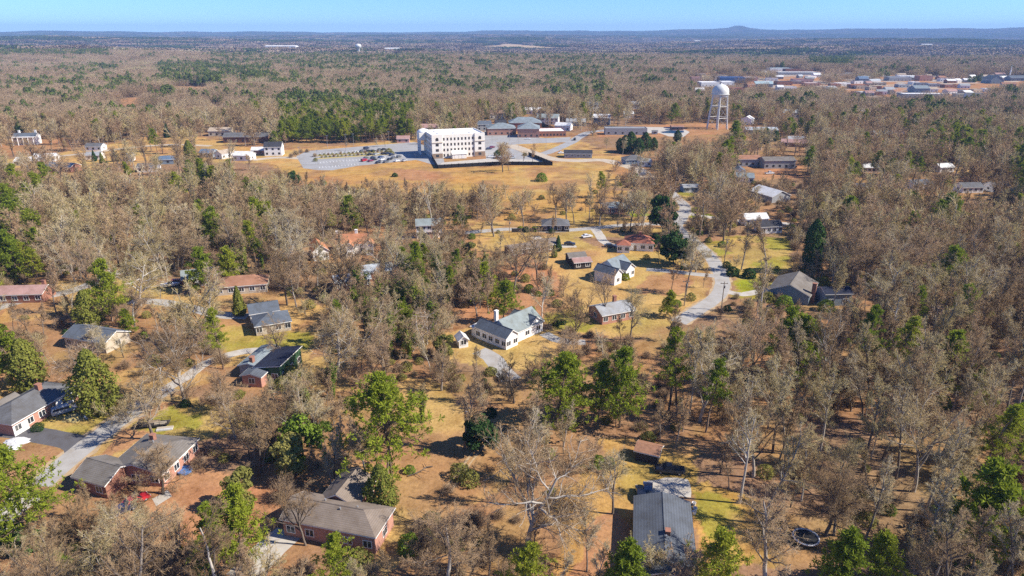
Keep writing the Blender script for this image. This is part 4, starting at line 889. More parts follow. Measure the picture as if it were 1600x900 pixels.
def trailer():
    p = P(245, 665); root = empty('utility_trailer', p, R(12)); tag(root, 'open utility trailer loaded with boards on the lawn verge', 'trailer')
    b = MB(); b.box(-2.6, -1.0, .5, 2.6, 1.0, .62); b.build('bed', M['darkwood'], root)
    for y in (-1.0, 1.0):
        for z in (.85, 1.25):
            r = MB(); r.box(-2.6, y-.03, z, 2.6, y+.03, z+.06); r.build('rail', M['black'], root)
        for x in (-2.6, -.9, .9, 2.6):
            r = MB(); r.box(x-.04, y-.04, .62, x+.04, y+.04, 1.32); r.build('post', M['black'], root)
        w_ = MB(); w_.tube((0, y-.12, .33), (0, y+.12, .33), .33, n=12); w_.build('wheel', M['black'], root)
    h = MB(); h.tube((2.6, 0, .5), (4.0, 0, .45), .06); h.build('tow_bar', M['black'], root)
    f = MB(); f.box(-3.6, -1.0, .3, -2.65, 1.0, 1.4); f.build('tailgate', M['black'], root)
    KEEP.append((p.x, p.y, R(12), 4.5, 2.5)); LAND.append((p.x, p.y, 'the utility trailer'))
    rng = random.Random(4)
    for k, (dx, dy, dz, lb) in enumerate([(-.8, .35, 0, 'weathered board pile at the tailgate end of the trailer'), (.9, -.2, 0, 'pale board pile at the tow bar end of the trailer')]):
        q = empty('board_pile', (p.x+dx, p.y+dy, .625), R(12)); tag(q, lb, 'boards', 'board piles on the trailer')
        for j in range(5):
            bb = MB(); bb.box(-1.1, -.5+j*.2, 0, 1.1+rng.uniform(-.2, .2), -.33+j*.2, .12+rng.uniform(0, .25)); bb.build('plank', M['wood'] if k == 0 else M['beige'], q)
    q = empty('pallet', P(258, 671), R(12)); tag(q, 'pale wooden pallet stack on the grass before the trailer', 'pallet')
    for j in range(6):
        bb = MB(); bb.box(-1.6, -.6+j*.21, .02+.1*(j % 2), 1.6, -.44+j*.21, .34+.06*(j % 2)); bb.build('slat', M['tarp'] if j < 2 else M['beige'], q)
trailer()
def heap(name, label, cat, px, py, rx, ry, h, mat, seed):
    rng = random.Random(seed); p = P(px, py); mb = MB(); n = 18; rings = 6; pts = []
    for a in range(rings+1):
        t = a/rings; row = []
        for k in range(n):
            q = 2*pi*k/n; r = (1-t)**.8*(1+rng.uniform(-.18, .18)); row.append((rx*r*cos(q), ry*r*sin(q), -.05 + h*(1-(1-t)**2)*(1+rng.uniform(-.15, .15))))
        pts.append(row)
    for a in range(rings):
        for k in range(n): mb.face([pts[a][k], pts[a][(k+1) % n], pts[a+1][(k+1) % n], pts[a+1][k]])
    mb.face(pts[-1]); o = mb.build(name, mat, None, True, (p.x, p.y, 0)); tag(o, label, cat); KEEP.append((p.x, p.y, 0, rx, ry)); return o
heap('straw_heap', 'round heap of yellow straw on the lawn by the silver van', 'straw heap', 117, 655, 2.6, 1.7, 1.1, M['straw'], 1)
heap('tarp_heap', 'crumpled pale tarpaulin heap beside the dark drive', 'tarpaulin', 26, 690, 2.6, 1.6, .6, M['tarp'], 2); heap('tarp_heap', 'second smaller pale tarpaulin heap nearer the pine', 'tarpaulin', 20, 700, 1.7, 1.1, .5, M['tarp'], 3)
heap('tarp_heap', 'small white bundle lying by the big round pine', 'tarpaulin', 8, 714, .9, .8, .5, M['paint'], 5); heap('bag_heap', 'small white sack standing on the lawn right of the straw heap', 'sack', 134, 654, .45, .45, .8, M['paint'], 6)
heap('wood_pile', 'pale pile of cut branches before the weathered grey house', 'wood pile', 1291, 474, 3.2, 1.2, .8, M['beige'], 7)
for k, (x, y, lb) in enumerate([(1084, 789, 'white bucket nearest the patio beside the blue-grey gable house'), (1086, 797, 'white bucket second along the blue-grey gable house wall'), (1084.5, 803, 'pale tub third along the blue-grey gable house wall')]):
    b = MB(); b.lathe([(.30, 0), (.38, .55), (.34, .55), (.27, .08)], n=10); o = b.build('bucket', M['paint'], None, False, P(x, y)); tag(o, lb, 'bucket', 'buckets along the house wall')
sh = house('wood_shed', 'low rusty roofed open shed at the wood edge beyond the black pickup', 'shed', [sec(990,704, -24, 5.0, 4.2, 2.3, .8, 'rust', 'darkwood')], 1, 'the rusty roofed shed', .05)
def satellite_pool():
    p = P(289, 737); b = MB(); b.lathe([(1.3, 0), (1.35, .5), (1.25, .5), (1.2, .15)], n=16); o = b.build('paddling_pool', M['bluetarp'], None, False, p); tag(o, 'small round blue-grey paddling pool behind the red brick house', 'paddling pool')
satellite_pool()
def boat():
    p = P(266, 448); root = empty('boat_trailer', p, R(20)); tag(root, 'white boat on a trailer on the golden yard', 'boat')
    b = MB(); b.prism([(-2.6, -.8), (1.2, -.9), (2.8, 0), (1.2, .9), (-2.6, .8)], .5, 1.2, 0, 1.12); b.build('hull', M['paint'], root); c = MB(); c.prism([(-.6, -.6), (.8, -.5), (.8, .5), (-.6, .6)], 1.2, 1.7, 0, .8); c.build('windscreen', M['glass'], root)
    for y in (-.9, .9):
        w_ = MB(); w_.tube((-.6, y-.1, .3), (-.6, y+.1, .3), .3, n=10); w_.build('wheel', M['black'], root)
    KEEP.append((p.x, p.y, 0, 3, 2))
boat()
def dumpster():
    pass
# ---- poles
def lamp(px, py, lb, h=9):
    p = P(px, py); root = empty('street_lamp', p); tag(root, lb, 'street lamp', 'lamp posts of the car park'); a = MB(); a.tube((0, 0, 0), (0, 0, h), .11, .07, 6); a.build('pole', M['metal'], root); b = MB(); b.box(-.9, -.18, h, .9, .18, h+.16); b.build('lamp_head', M['metal'], root)
for (x, y, lb) in [(497,257,'lamp post at the empty end of the car park'), (469,252,'lamp post left of the car park entrance'), (541,260,'lamp post at the front edge of the empty stalls'), (512,232,'lamp post behind the back row left of the bare saplings'), (541.5,230,'lamp post behind the back row between saplings'), (553,229,'lamp post behind the back row right of the saplings'), (608,225,'lamp post before the pine stand'), (796,221,'tall lamp post before the school'), (769,224,'lamp post on the lot left of the school'), (810,231,'lamp post on the amber bank below the school'), (853,233,'lamp post on the amber bank near the junction')]: lamp(x, y, lb)
def power_pole(px, py, h, lb):
    p = P(px, py); root = empty('utility_pole', p); tag(root, lb, 'utility pole', 'wooden utility poles'); a = MB(); a.tube((0, 0, 0), (0, 0, h), .17, .11, 7); a.build('pole', M['wood'], root); b = MB(); b.box(-1.1, -.06, h-.7, 1.1, .06, h-.52); b.build('crossarm', M['wood'], root)
    for x in (-.9, .9):
        c = MB(); c.tube((x, 0, h-.52), (x, 0, h-.3), .06, n=6); c.build('insulator', M['metal'], root)
    t = MB(); t.tube((.28, 0, h-2.1), (.28, 0, h-1.3), .2, n=8); t.build('transformer', M['metal'], root)
for (x, y, h, lb) in [(1069,478,8.5,'utility pole on the orange bank left of the road bend'), (1127,484,9,'utility pole on the right edge of the road bend'), (1132,409,9,'slim utility pole in the lawn right of the road'), (728,702,10,'utility pole in the shade beside the golden lawn'), (796,364,6,'short utility pole by the lane hedge')]: power_pole(x, y, h, lb)

# ---------------------------------------------------------------- plants
class Tree:
    def __init__(s, seed): s.r = random.Random(seed); s.seg = []
    def br(s, p, d, L, r, lev, spec):
        n, wob, trop, nch, ratio, ang, rr, start = spec[lev]; st = L/n; rnd = s.r
        for i in range(n):
            d = (d[0]+rnd.gauss(0, wob), d[1]+rnd.gauss(0, wob), d[2]+rnd.gauss(0, wob)+trop)
            m = math.sqrt(d[0]**2+d[1]**2+d[2]**2); d = (d[0]/m, d[1]/m, d[2]/m)
            q = (p[0]+d[0]*st, p[1]+d[1]*st, p[2]+d[2]*st); ra = r*(1-.75*i/n); rb = r*(1-.75*(i+1)/n)
            s.seg.append((p, q, ra, rb, lev)); t = (i+1)/n
            if lev+1 < len(spec) and t > start:
                k = nch/max(1, round(n*(1-start))); k = int(k) + (rnd.random() < k-int(k))
                for _ in range(k): s.child(p, q, d, L*ratio*(1.15-.6*t)*rnd.uniform(.7, 1.25), min(rb*.85, r*rr*rnd.uniform(.8, 1.15)), lev+1, spec, ang)
            p = q
    def child(s, p, q, d, L, r, lev, spec, ang):
        rnd = s.r; a = R(rnd.gauss(ang, 9)); az = rnd.uniform(0, 2*pi)
        h = (1, 0, 0) if abs(d[0]) < .8 else (0, 1, 0)
        u = (d[1]*h[2]-d[2]*h[1], d[2]*h[0]-d[0]*h[2], d[0]*h[1]-d[1]*h[0]); m = math.sqrt(sum(c*c for c in u)); u = tuple(c/m for c in u)
        v = (d[1]*u[2]-d[2]*u[1], d[2]*u[0]-d[0]*u[2], d[0]*u[1]-d[1]*u[0])
        e = tuple(d[i]*cos(a) + (u[i]*cos(az)+v[i]*sin(az))*sin(a) for i in range(3)); t = rnd.random()
        s.br(tuple(p[i]+(q[i]-p[i])*t for i in range(3)), e, L, r, lev, spec)
def tubes(segs, k=3, mul_=1.0, rmin=0):
    S = np.array([(*a, *b, r0, r1) for a, b, r0, r1, _ in segs]); A = S[:, :3]; B = S[:, 3:6]; r0 = np.maximum(S[:, 6]*mul_, rmin); r1 = np.maximum(S[:, 7]*mul_, rmin)
    D = B-A; D /= np.linalg.norm(D, axis=1)[:, None]+1e-9; h = np.where(np.abs(D[:, 2:3]) < .9, [[0, 0, 1.]], [[1., 0, 0]]); U = np.cross(D, h); U /= np.linalg.norm(U, axis=1)[:, None]; W_ = np.cross(D, U)
    V = []
    for base, r in ((A, r0), (B, r1)):
        for i in range(k):
            t = 2*pi*i/k; V.append(base + (U*cos(t)+W_*sin(t))*r[:, None])
    V = np.stack(V, 1).reshape(-1, 3); n = len(S); o = np.arange(n)[:, None]*(2*k); F = []
    for i in range(k): F.append(np.concatenate([o+i, o+(i+1) % k, o+k+(i+1) % k, o+k+i], 1))
    F = np.stack(F, 1).reshape(-1, 4); return V, F
def merge(parts):
    V = []; F = []; mi = []; o = 0
    for v, f, m in parts: V.append(v); F.append(f+o); mi.append(np.full(len(f), m)); o += len(v)
    return np.concatenate(V), np.concatenate(F), np.concatenate(mi)
def quads(cent, nrm, size, rng, asp=1.0):
    n = len(cent); a = rng.normal(size=(n, 3)); u = np.cross(nrm, a); u /= np.linalg.norm(u, axis=1)[:, None]+1e-9; v = np.cross(nrm, u); v /= np.linalg.norm(v, axis=1)[:, None]+1e-9
    s = np.asarray(size).reshape(-1, 1)*np.ones((n, 1)); V = np.stack([cent-u*s-v*s*asp*.3, cent+u*s*.2-v*s*asp, cent+u*s+v*s*asp*.3, cent-u*s*.2+v*s*asp], 1).reshape(-1, 3)
    return V, np.arange(n*4).reshape(n, 4)
def qmesh(name, parts, mats):
    V, F, mi = merge(parts); return fast_mesh(name, V, F.ravel(), np.full(len(F), 4), mats, mi)

# spec rows: steps, wobble, upward pull, children, length ratio, child angle, child radius ratio, where children start
SPECS = {
 'spreading': (17, .34, .62, [(9, .10, .04, 11, .56, 52, .42, .28), (7, .17, .05, 8, .50, 46, .42, .2), (5, .2, .04, 7, .52, 42, .45, .15), (3, .22, .03, 6, .62, 38, .5, .05), (1, .2, .03, 0, 0, 0, 0, 0)]),
 'broad': (17, .38, .52, [(9, .10, .04, 13, .78, 58, .42, .24), (8, .17, .05, 11, .50, 46, .42, .2), (5, .2, .04, 7, .52, 42, .45, .15), (3, .22, .03, 7, .65, 36, .5, .05), (1, .2, .03, 0, 0, 0, 0, 0)]),
 'slender':   (18, .24, .96, [(11, .05, .05, 14, .30, 42, .36, .44), (6, .15, .10, 8, .50, 42, .42, .2), (4, .2, .06, 7, .54, 40, .45, .15), (3, .22, .05, 6, .65, 36, .5, .05), (1, .2, .03, 0, 0, 0, 0, 0)]),
 'forked':    (17, .30, .50, [(6, .08, .04, 7, 1.0, 30, .55, .45), (8, .12, .06, 10, .42, 45, .42, .3), (5, .2, .04, 7, .52, 42, .45, .15), (3, .22, .04, 6, .62, 38, .5, .05), (1, .2, .03, 0, 0, 0, 0, 0)]),
 'bushy':     (8, .14, .28, [(3, .10, .04, 10, 1.9, 36, .6, .1), (7, .14, .05, 9, .42, 38, .42, .2), (4, .2, .04, 6, .52, 40, .5, .15), (2, .2, .03, 6, .65, 38, .55, .05), (1, .2, .03, 0, 0, 0, 0, 0)]),
}
def bare(shape, seed, lod=0, bark='bark', twig='twig', fat=1.0):
    H, r0, tf, spec = SPECS[shape]; spec = [list(x) for x in spec]
    if lod == 1:
        spec = spec[:4]; spec[1][3] = 7; spec[2][3] = 8; spec[1][0] = 4; spec[2][0] = 3; spec[2][4] = .72; spec[3][0] = 1; spec[3][1] = .1
    t = Tree(seed); t.br((0, 0, -.2), (0, 0, 1), H*tf, r0, 0, spec)
    z = max(max(s[1][2] for s in t.seg), .1); k = H/z; seg = [(tuple(c*k for c in a), tuple(c*k for c in b), ra, rb, l) for a, b, ra, rb, l in t.seg]
    rad = max(math.hypot(s[1][0], s[1][1]) for s in seg)
    g = {l: [s for s in seg if s[4] == l] for l in range(5)}
    tv, tf_ = tubes(g[0], 7 if lod == 0 else 5)
    if lod == 0: parts = [(*tubes(g[1], 5, 1, .035), 0), (*tubes(g[2], 4, 1, .026), 0), (*tubes(g[3], 3, 1, .015*fat), 1)] + ([(*tubes(g[4], 3, 1, .0105*fat), 1)] if g[4] else [])
    else: parts = [(*tubes(g[1], 3, 1.1, .06), 0), (*tubes(g[2], 3, 1.2, .045), 1), (*tubes(g[3], 3, 1.0, .027), 1)]
    tm = fast_mesh('trunk', tv, tf_.ravel(), np.full(len(tf_), 4), [M[bark]], smooth=True)
    cm = qmesh('crown', parts, [M[bark], M[twig]]); return dict(trunk=tm, crown=cm, H=H, rad=rad, shape=shape, whole=(tv, tf_, parts, bark, twig))
def whole_mesh(b, name):
    tv, tf_, parts, bark, twig = b['whole']; return qmesh(name, [(tv, tf_, 0)] + parts, [M[bark], M[twig]])
def ivy_on(b, seed, top=.78):
    rng = np.random.default_rng(seed); tv = np.concatenate([b['whole'][0]]*3 + [b['whole'][2][0][0]]); n = 3200; i = rng.integers(0, len(tv), n*4); p = tv[i]; p = p[p[:, 2] < b['H']*top*rng.uniform(.5, 1, len(p))][:n]
    c = p + rng.normal(size=p.shape)*[.38, .38, .6]; nr = rng.normal(size=c.shape)+[0, 0, .4]; return quads(c, nr, rng.uniform(.12, .28, len(c)), rng)
def pine(seed, H=20, cb=.42, wid=4.6, leaf='pine', dens=1.0, cone=.35):
    rng = np.random.default_rng(seed); t = Tree(seed); tr = []; p = np.array([0, 0, -.2]); n = 10; lean = rng.normal(size=2)*.02; r0 = .013*H+.03
    pts = [p]
    for i in range(n): p = p + np.array([lean[0]+rng.normal()*.012, lean[1]+rng.normal()*.012, 1/n])*np.array([H, H, H])*[.6, .6, 1]; pts.append(p)
    for i in range(n): tr.append((tuple(pts[i]), tuple(pts[i+1]), r0*(1-.8*i/n), r0*(1-.8*(i+1)/n), 0))
    limbs = []; cl = []
    nb = int(34*dens)
    for k in range(nb):
        f = cb + (1-cb)*((k+rng.random())/nb); z = f*H; j = min(n-1, int(f*n)); b = pts[j] + (pts[j+1]-pts[j])*(f*n-j)
        u = (f-cb)/(1-cb); L = wid*((1-u)**.75*(1-cone)+cone*(1-u)+.12)*(0.45+.55*min(1, u*5+.35))*rng.uniform(.6, 1.15); az = rng.uniform(0, 2*pi); up = rng.uniform(-.1, .35)+u*.3
        d = np.array([cos(az), sin(az), up]); e = b + d*L; m = b + d*L*.5 + [0, 0, -.1]
        limbs.append((tuple(b), tuple(m), .06, .045, 1)); limbs.append((tuple(m), tuple(e), .045, .02, 1))
        for q in range(int(rng.integers(7, 12))):
            s = rng.uniform(.3, 1.06); c = b + d*L*s + rng.normal(size=3)*[.42, .42, .22]*(.5+L*.18); cl.append((*c, rng.uniform(.36, .72)))
    cl.append((*(pts[-1]+[0, 0, .1]), .7)); cl = np.array(cl); m = 13
    C = np.repeat(cl[:, :3], m, 0); S = np.repeat(cl[:, 3], m); dr = rng.normal(size=C.shape)+[0, 0, .35]; dr /= np.linalg.norm(dr, axis=1)[:, None]
    cc = C + dr*S[:, None]*.55; side = np.cross(dr, rng.normal(size=C.shape)); side /= np.linalg.norm(side, axis=1)[:, None]
    hl = S[:, None]*rng.uniform(.3, .5, (len(S), 1)); hw = rng.uniform(.045, .10, (len(S), 1))
    V = np.stack([cc-dr*hl-side*hw*.6, cc-dr*hl+side*hw*.6, cc+dr*hl+side*hw, cc+dr*hl-side*hw], 1).reshape(-1, 3); F = np.arange(len(V)).reshape(-1, 4)
    tv, tf_ = tubes(tr, 7); lv, lf = tubes(limbs, 4)
    tm = fast_mesh('trunk', tv, tf_.ravel(), np.full(len(tf_), 4), [M['pinebark']], smooth=True); cm = qmesh('crown', [(lv, lf, 0), (V, F, 1)], [M['pinebark'], M[leaf]])
    return dict(trunk=tm, crown=cm, H=H, rad=wid, whole=(tv, tf_, [(lv, lf, 0), (V, F, 1)], 'pinebark', leaf))
def conifer(seed, H, wid, leaf, n=3800, shape='cone', base=.03, size=.2):
    rng = np.random.default_rng(seed); tv, tf_ = tubes([((0, 0, -.2), (0, 0, H*.5), .02*H, .013*H, 0), ((0, 0, H*.5), (0, 0, H*.97), .013*H, .02, 0)], 6)
    u = rng.random(n)**(1.25 if shape == 'cone' else 1.0); az = rng.uniform(0, 2*pi, n); lob = .62 + .42*vnoise(az*2.2+seed, u*7, seed) + .28*vnoise(az*5, u*16, seed+3)
    if shape == 'cone': rad = wid*(1-u)**.8*np.minimum(1, .55+u*4)*lob
    elif shape == 'egg': rad = wid*np.sin(pi*np.minimum(1, u*.80+.18))**.8*(.35 + .55*vnoise(az*2.4+seed, u*6, seed+5) + .45*vnoise(az*6, u*14, seed+9))
    elif shape == 'column': rad = wid*np.minimum(1, (1-u)*4)**.7*np.minimum(1, .6+u*3)*lob
    else: rad = wid*np.sqrt(np.maximum(0, 1-(2*u-.9)**2/1.25))*lob
    rr = rad*rng.uniform(.55, 1.04, n)**.5; c = np.stack([rr*np.cos(az), rr*np.sin(az), H*(base+(1-base)*u)], 1) + rng.normal(size=(n, 3))*.12
    nr = np.stack([np.cos(az), np.sin(az), .55*np.ones(n)], 1) + rng.normal(size=(n, 3))*.7
    if shape == 'round':                                # boughs bulge unevenly out of the crown
        k = 13; la = rng.uniform(0, 2*pi, k); lz = rng.uniform(.16, .86, k); lr = wid*np.sqrt(np.maximum(.05, 1-(2*lz-.85)**2/1.2))*rng.uniform(.45, .8, k)
        lc = np.stack([lr*np.cos(la), lr*np.sin(la), lz*H], 1); lc[0] = (0, 0, H*.86); ls = wid*rng.uniform(.28, .5, k); i = rng.integers(0, k, n); d = rng.normal(size=(n, 3)); d /= np.linalg.norm(d, axis=1)[:, None]
        c = lc[i] + d*(ls[i]*rng.uniform(.6, 1.05, n))[:, None]*[1, 1, .85]; nr = d + [0, 0, .35] + rng.normal(size=(n, 3))*.6
    qv, qf = quads(c, nr, rng.uniform(.6, 1.4, n)*size, rng)
    tm = fast_mesh('trunk', tv, tf_.ravel(), np.full(len(tf_), 4), [M['darkbark']]); cm = qmesh('crown', [(qv, qf, 0)], [M[leaf]])
    return dict(trunk=tm, crown=cm, H=H, rad=wid, whole=(tv, tf_, [(qv, qf, 1)], 'darkbark', leaf))
def shrub_mesh(seed, h, wid, leaf, n=900, size=.11, twiggy=0):
    rng = np.random.default_rng(seed); parts = []; mats = [M['brush'], M[leaf]]
    if twiggy:
        sg = []
        for k in range(twiggy):
            az = rng.uniform(0, 2*pi); el = rng.uniform(.15, 1.45); d = np.array([cos(az)*cos(el)*wid, sin(az)*cos(el)*wid, sin(el)*h])*rng.uniform(.55, 1.08); m = d*.5 + rng.normal(size=3)*.15
            sg.append(((0, 0, 0), tuple(m), .018, .014, 0)); sg.append((tuple(m), tuple(d), .014, .010, 0))
            for q in range(4):
                s0 = m + (d-m)*rng.random(); sg.append((tuple(s0), tuple(s0+rng.normal(size=3)*.38+d*.18), .012, .009, 0))
        parts.append((*tubes(sg, 3, 1, .012), 0))
    if n:
        az = rng.uniform(0, 2*pi, n); z = rng.random(n); lob = .7+.5*vnoise(az*1.7+seed, z*4, seed); rr = wid*np.sqrt(np.maximum(.02, 1-(1.5*z-.45)**2))*lob*rng.uniform(.5, 1, n)**.5
        c = np.stack([rr*np.cos(az), rr*np.sin(az), z*h], 1); nr = np.stack([np.cos(az), np.sin(az), .6+0*az], 1)+rng.normal(size=(n, 3))*.7; qv, qf = quads(c, nr, rng.uniform(.6, 1.4, n)*size, rng); parts.append((qv, qf, 1))
    return qmesh('shrub', parts, mats)

SH = ['spreading', 'slender', 'forked', 'bushy']
B0 = {'spreading': [bare('spreading', 11+i) for i in range(4)], 'slender': [bare('slender', 31+i) for i in range(5)], 'forked': [bare('forked', 51+i) for i in range(4)], 'bushy': [bare('bushy', 71+i, fat=1.1) for i in range(3)]}
B0['broad'] = [bare('broad', 61+i) for i in range(3)]
BPALE = {'broad': [bare('broad', 98, bark='palebark'), bare('broad', 99, bark='palebark')], 'spreading': [bare('spreading', 91, bark='palebark'), bare('spreading', 94, bark='palebark')], 'forked': [bare('forked', 92, bark='palebark'), bare('forked', 96, bark='palebark')], 'slender': [bare('slender', 93, bark='palebark')], 'bushy': [bare('bushy', 97, bark='palebark')]}
BDARK = {'spreading': [bare('spreading', 81, bark='darkbark', twig='darkbark')]}
PN = [pine(201, 20, .42, 4.6, dens=1.3), pine(202, 18, .45, 4.2, dens=1.2), pine(203, 22, .45, 5.0, dens=1.4), pine(204, 15, .32, 4.4, dens=1.4)]
PDENSE = [pine(211, 16, .22, 7.4, dens=2.5, cone=.15), pine(212, 14, .22, 5.2, dens=1.6, cone=.25), pine(213, 10, .14, 3.8, dens=1.6, cone=.4)]
CED = [conifer(301, 10, 2.6, 'cedar'), conifer(302, 12, 3.9, 'cedar', 5600, 'egg', .04, .19), conifer(303, 9, 2.4, 'darkleaf'), conifer(304, 10, 3.6, 'darkleaf', 4200, 'egg', .04, .2), conifer(305, 10, 3.9, 'darkleaf', 4200, 'egg', .03, .2)]
MAG = [conifer(311, 15, 5.2, 'darkleaf', 5200, 'round', .04, .3), conifer(312, 10, 4.6, 'darkleaf', 4200, 'round', .03, .3)]
CYP = [conifer(321, 17, 2.7, 'darkleaf', 5200, 'column', .02, .22)]
RND = [conifer(331, 9, 3.4, 'olive', 3200, 'round', .04, .22), conifer(332, 8, 3.2, 'ivy', 3200, 'round', .04, .22)]
IVYT = []
for i, b in enumerate((B0['slender'][0], B0['forked'][1], B0['slender'][3])):
    qv, qf = ivy_on(b, 400+i); IVYT.append(dict(b, ivy=qmesh('ivy', [(qv, qf, 0)], [M['ivy']])))
SHR = dict(olive=[shrub_mesh(501, 1.8, 1.6, 'olive'), shrub_mesh(502, 2.4, 1.7, 'olive')], dark=[shrub_mesh(503, 1.6, 1.4, 'darkleaf'), shrub_mesh(504, 2.6, 1.9, 'darkleaf', 1400)], yellow=[shrub_mesh(505, 1.5, 1.3, 'yellowleaf')], green=[shrub_mesh(506, 2.4, 1.8, 'ivy', 1200)],
           brown=[shrub_mesh(507, 2.4, 2.0, 'olive', 0, .1, 260), shrub_mesh(508, 3.2, 2.4, 'olive', 0, .1, 320), shrub_mesh(509, 1.8, 1.7, 'olive', 160, .09, 200)])

PLACED = []         # (x, y, crown radius) of every tree set by hand
TREES = []          # deferred individuals for labelling
def put(proto, x, y, scale, rz, name, cat, phrase, group, tilt=0, label=None):
    root = empty(name, (x, y, float(height(x, y))), rz); root.scale = (scale,)*3; root.rotation_euler = (tilt*cos(rz), tilt*sin(rz), rz)
    link('trunk', proto['trunk'], root); link('crown', proto['crown'], root)
    if 'ivy' in proto: link('ivy', proto['ivy'], root)
    TREES.append([root, x, y, scale*proto['H'], phrase, group, cat, label, name]); return root
rngT = random.Random(5)
BG, PG, CG = 'bare deciduous trees', 'pine trees', 'dense evergreen trees'
def at(proto, px, py, H, name, cat, phrase, group, label=None, tilt=0.0):
    p = P(px, py); PLACED.append((p.x, p.y, proto['rad']*H/proto['H']*.75))
    if group in (PG, CG) and H > 6:
        q = Qn(p.x, p.y, H); w_ = proto['rad']*H/proto['H']/PM(px, py)*.8; PXBOX.append((px-w_, float(q[1]), px+w_, py-(py-float(q[1]))*.25, .12))
    return put(proto, p.x, p.y, H/proto['H'], rngT.uniform(0, 6.28), name, cat, phrase, group, tilt, label)
for (px, py, H, shp, lb) in [   # the bare trees that stand out in the photo
  (220,478,19,'broad','pale wide bare tree rising behind the cream lawn and lane'), (287,630,20,'broad','big pale bare tree standing at the bend of the road'), (125,612,12,'broad','pale spreading bare tree between two evergreens by the grey house'), (368,684,12,'broad','pale bare tree on the lawn right of the trailer'),
  (328,490,16,'forked','pale bare tree beside the orange-brown hip roofed house'), (825,864,24,'broad','huge pale limbed bare tree left of the blue-grey gable house'), (1155,786,19,'slender','tall bare tree at the patio corner of the lawn'), (530,590,19,'broad','huge bare tree right of the navy shed roofed house')]:
    at(rngT.choice(BPALE[shp]), px, py, H, 'bare_tree', 'tree', '', BG, lb)
for (px, py, H, shp, lb) in [
  (88,490,17,'slender','tall single bare tree beside the lane and orange lawn'), (1290,838,15,'broad','broad forked bare tree behind the trampoline'), (1303,836,14,'forked','second stem right beside the broad bare tree behind the trampoline'), (1192,818,20,'slender','tall straight bare tree at the lawn edge right of the house'),
  (957,803,14,'forked','round crowned bare tree left of the blue-grey house roof'), (917,893,11,'slender','thin leaning bare tree on the orange clay left of the house roof'), (1055,700,12,'slender','bare tree between the rusty shed and the wood'), (524,757,15,'slender','bare tree standing behind the brown hip roofed house'),
  (725,702,17,'slender','tall bare tree at the shady end of the golden lawn'), (577,765,17,'slender','straight pale trunk left of the conical cedar'), (606,740,17,'slender','straight pale trunk behind the conical cedar'), (285,898,14,'forked','bare tree with dark trunk in front of the red brick house'),
  (700,905,15,'broad','wide spreading bare tree on the near edge of the golden lawn'), (165,905,9,'bushy','low pale bushy bare tree nearest the big round pine'), (225,905,9,'bushy','low bushy bare tree right of the red car'), (255,772,12,'broad','pale crooked bare tree over the red brick house roof'),
  (868,342,17,'forked','bare tree at the left of the row before the amber field'), (885,345,18,'forked','tall forked bare tree in the row before the amber field'), (897,350,16,'slender','slim bare tree in the row before the amber field'), (920,348,17,'slender','bare tree behind the lane in the row before the field'), (937,352,18,'forked','broad bare tree over the grey-teal hip roofed house'),
  (965,350,16,'slender','left slim tree in front of the grey-teal hip roofed house'), (985,356,18,'forked','right forked tree in front of the grey-teal hip roofed house'), (1087,425,13,'broad','wide bare tree leaning over the road bend'), (1129,382,20,'forked','tall twin trunk bare tree on the lawn right of the road'), (1158,422,19,'slender','tall bare tree in the middle of the lawn right of the road'), (1198,427,20,'slender','tall bare tree at the far side of the lawn right of the road'),
  (945,500,15,'forked','forked bare tree before the orange brick house'), (880,560,9,'spreading','low bare tree by the drive of the large white house'), (200,660,7,'bushy','pinkish bushy tree beside the road bend'), (250,640,7,'bushy','pale bushy tree overhanging the road'), (345,640,7,'bushy','low bushy tree right of the big road bend tree'),
  (478,852,12,'forked','bare tree over the left end of the brown hip roof'), (352,642,11,'broad','pinkish spreading bare tree below the navy shed roofed house'), (1018,925,9,'bushy','bare bushy tree before the near end of the blue-grey roof'), (1062,930,9,'bushy','second bare bushy tree before the near end of the blue-grey roof'), (190,880,11,'broad','broad bare tree between the big round pine and the red car'), (470,640,12,'spreading','bare tree in the thicket right of the lawn'), (500,700,13,'forked','forked bare tree over the left wood edge of the golden lawn'), (440,560,13,'spreading','bare tree at the corner of the green walled house'), (690,610,13,'spreading','bare tree at the far end of the golden lawn'), (540,236,9,'slender','bare sapling behind the back row of the car park'), (590,234,9,'slender','bare sapling near the dark cars of the back row'), (602,229,10,'slender','bare sapling before the pine stand')]:
    at(rngT.choice(B0[shp]), px, py, H, 'bare_tree', 'tree', '', BG, lb)
at(BDARK['spreading'][0], 803, 630, 12.5, 'bare_tree', 'tree', '', BG, 'black limbed bare tree beside the sunlit pine cluster')
for (px, py, H, k, lb) in [(62,846,17.5,0,'big round yellow-green pine at the lower left by the drive'), (352,886,13,1,'left of two pines before the brown hip roofed house'), (380,893,14,1,'right of two pines before the brown hip roofed house'), (520,925,9.5,1,'bright young pine right before the brown hip roofed house'),
   (612,742,22,0,'very tall bright pine above the golden lawn'), (868,672,17,0,'big pine of the cluster below the large white house'), (893,650,15,1,'second pine of the cluster below the large white house'), (968,668,17,1,'single sunlit pine right of the pine cluster'), (935,655,13,1,'short dark pine between the cluster and the sunlit pine'),
   (968,935,11,2,'yellow-green pine at the near left corner of the blue-grey roof'), (1122,930,13,1,'yellow-green pine at the near right corner of the blue-grey roof'), (1302,915,11,2,'pine in front of the trampoline'), (1378,920,9,2,'smaller pine right of the trampoline pine'), (35,600,15,1,'bright green pine at the road beyond the grey house'), (1040,494,8,2,'small bright pine left of the road bend'), (206,520,7,2,'small bright pine beside the house with the beige chimney'), (722,364,12,1,'bright green pine beside the two storey white house')]:
    at(PDENSE[k], px, py, H, 'pine_tree', 'pine tree', '', PG, lb)
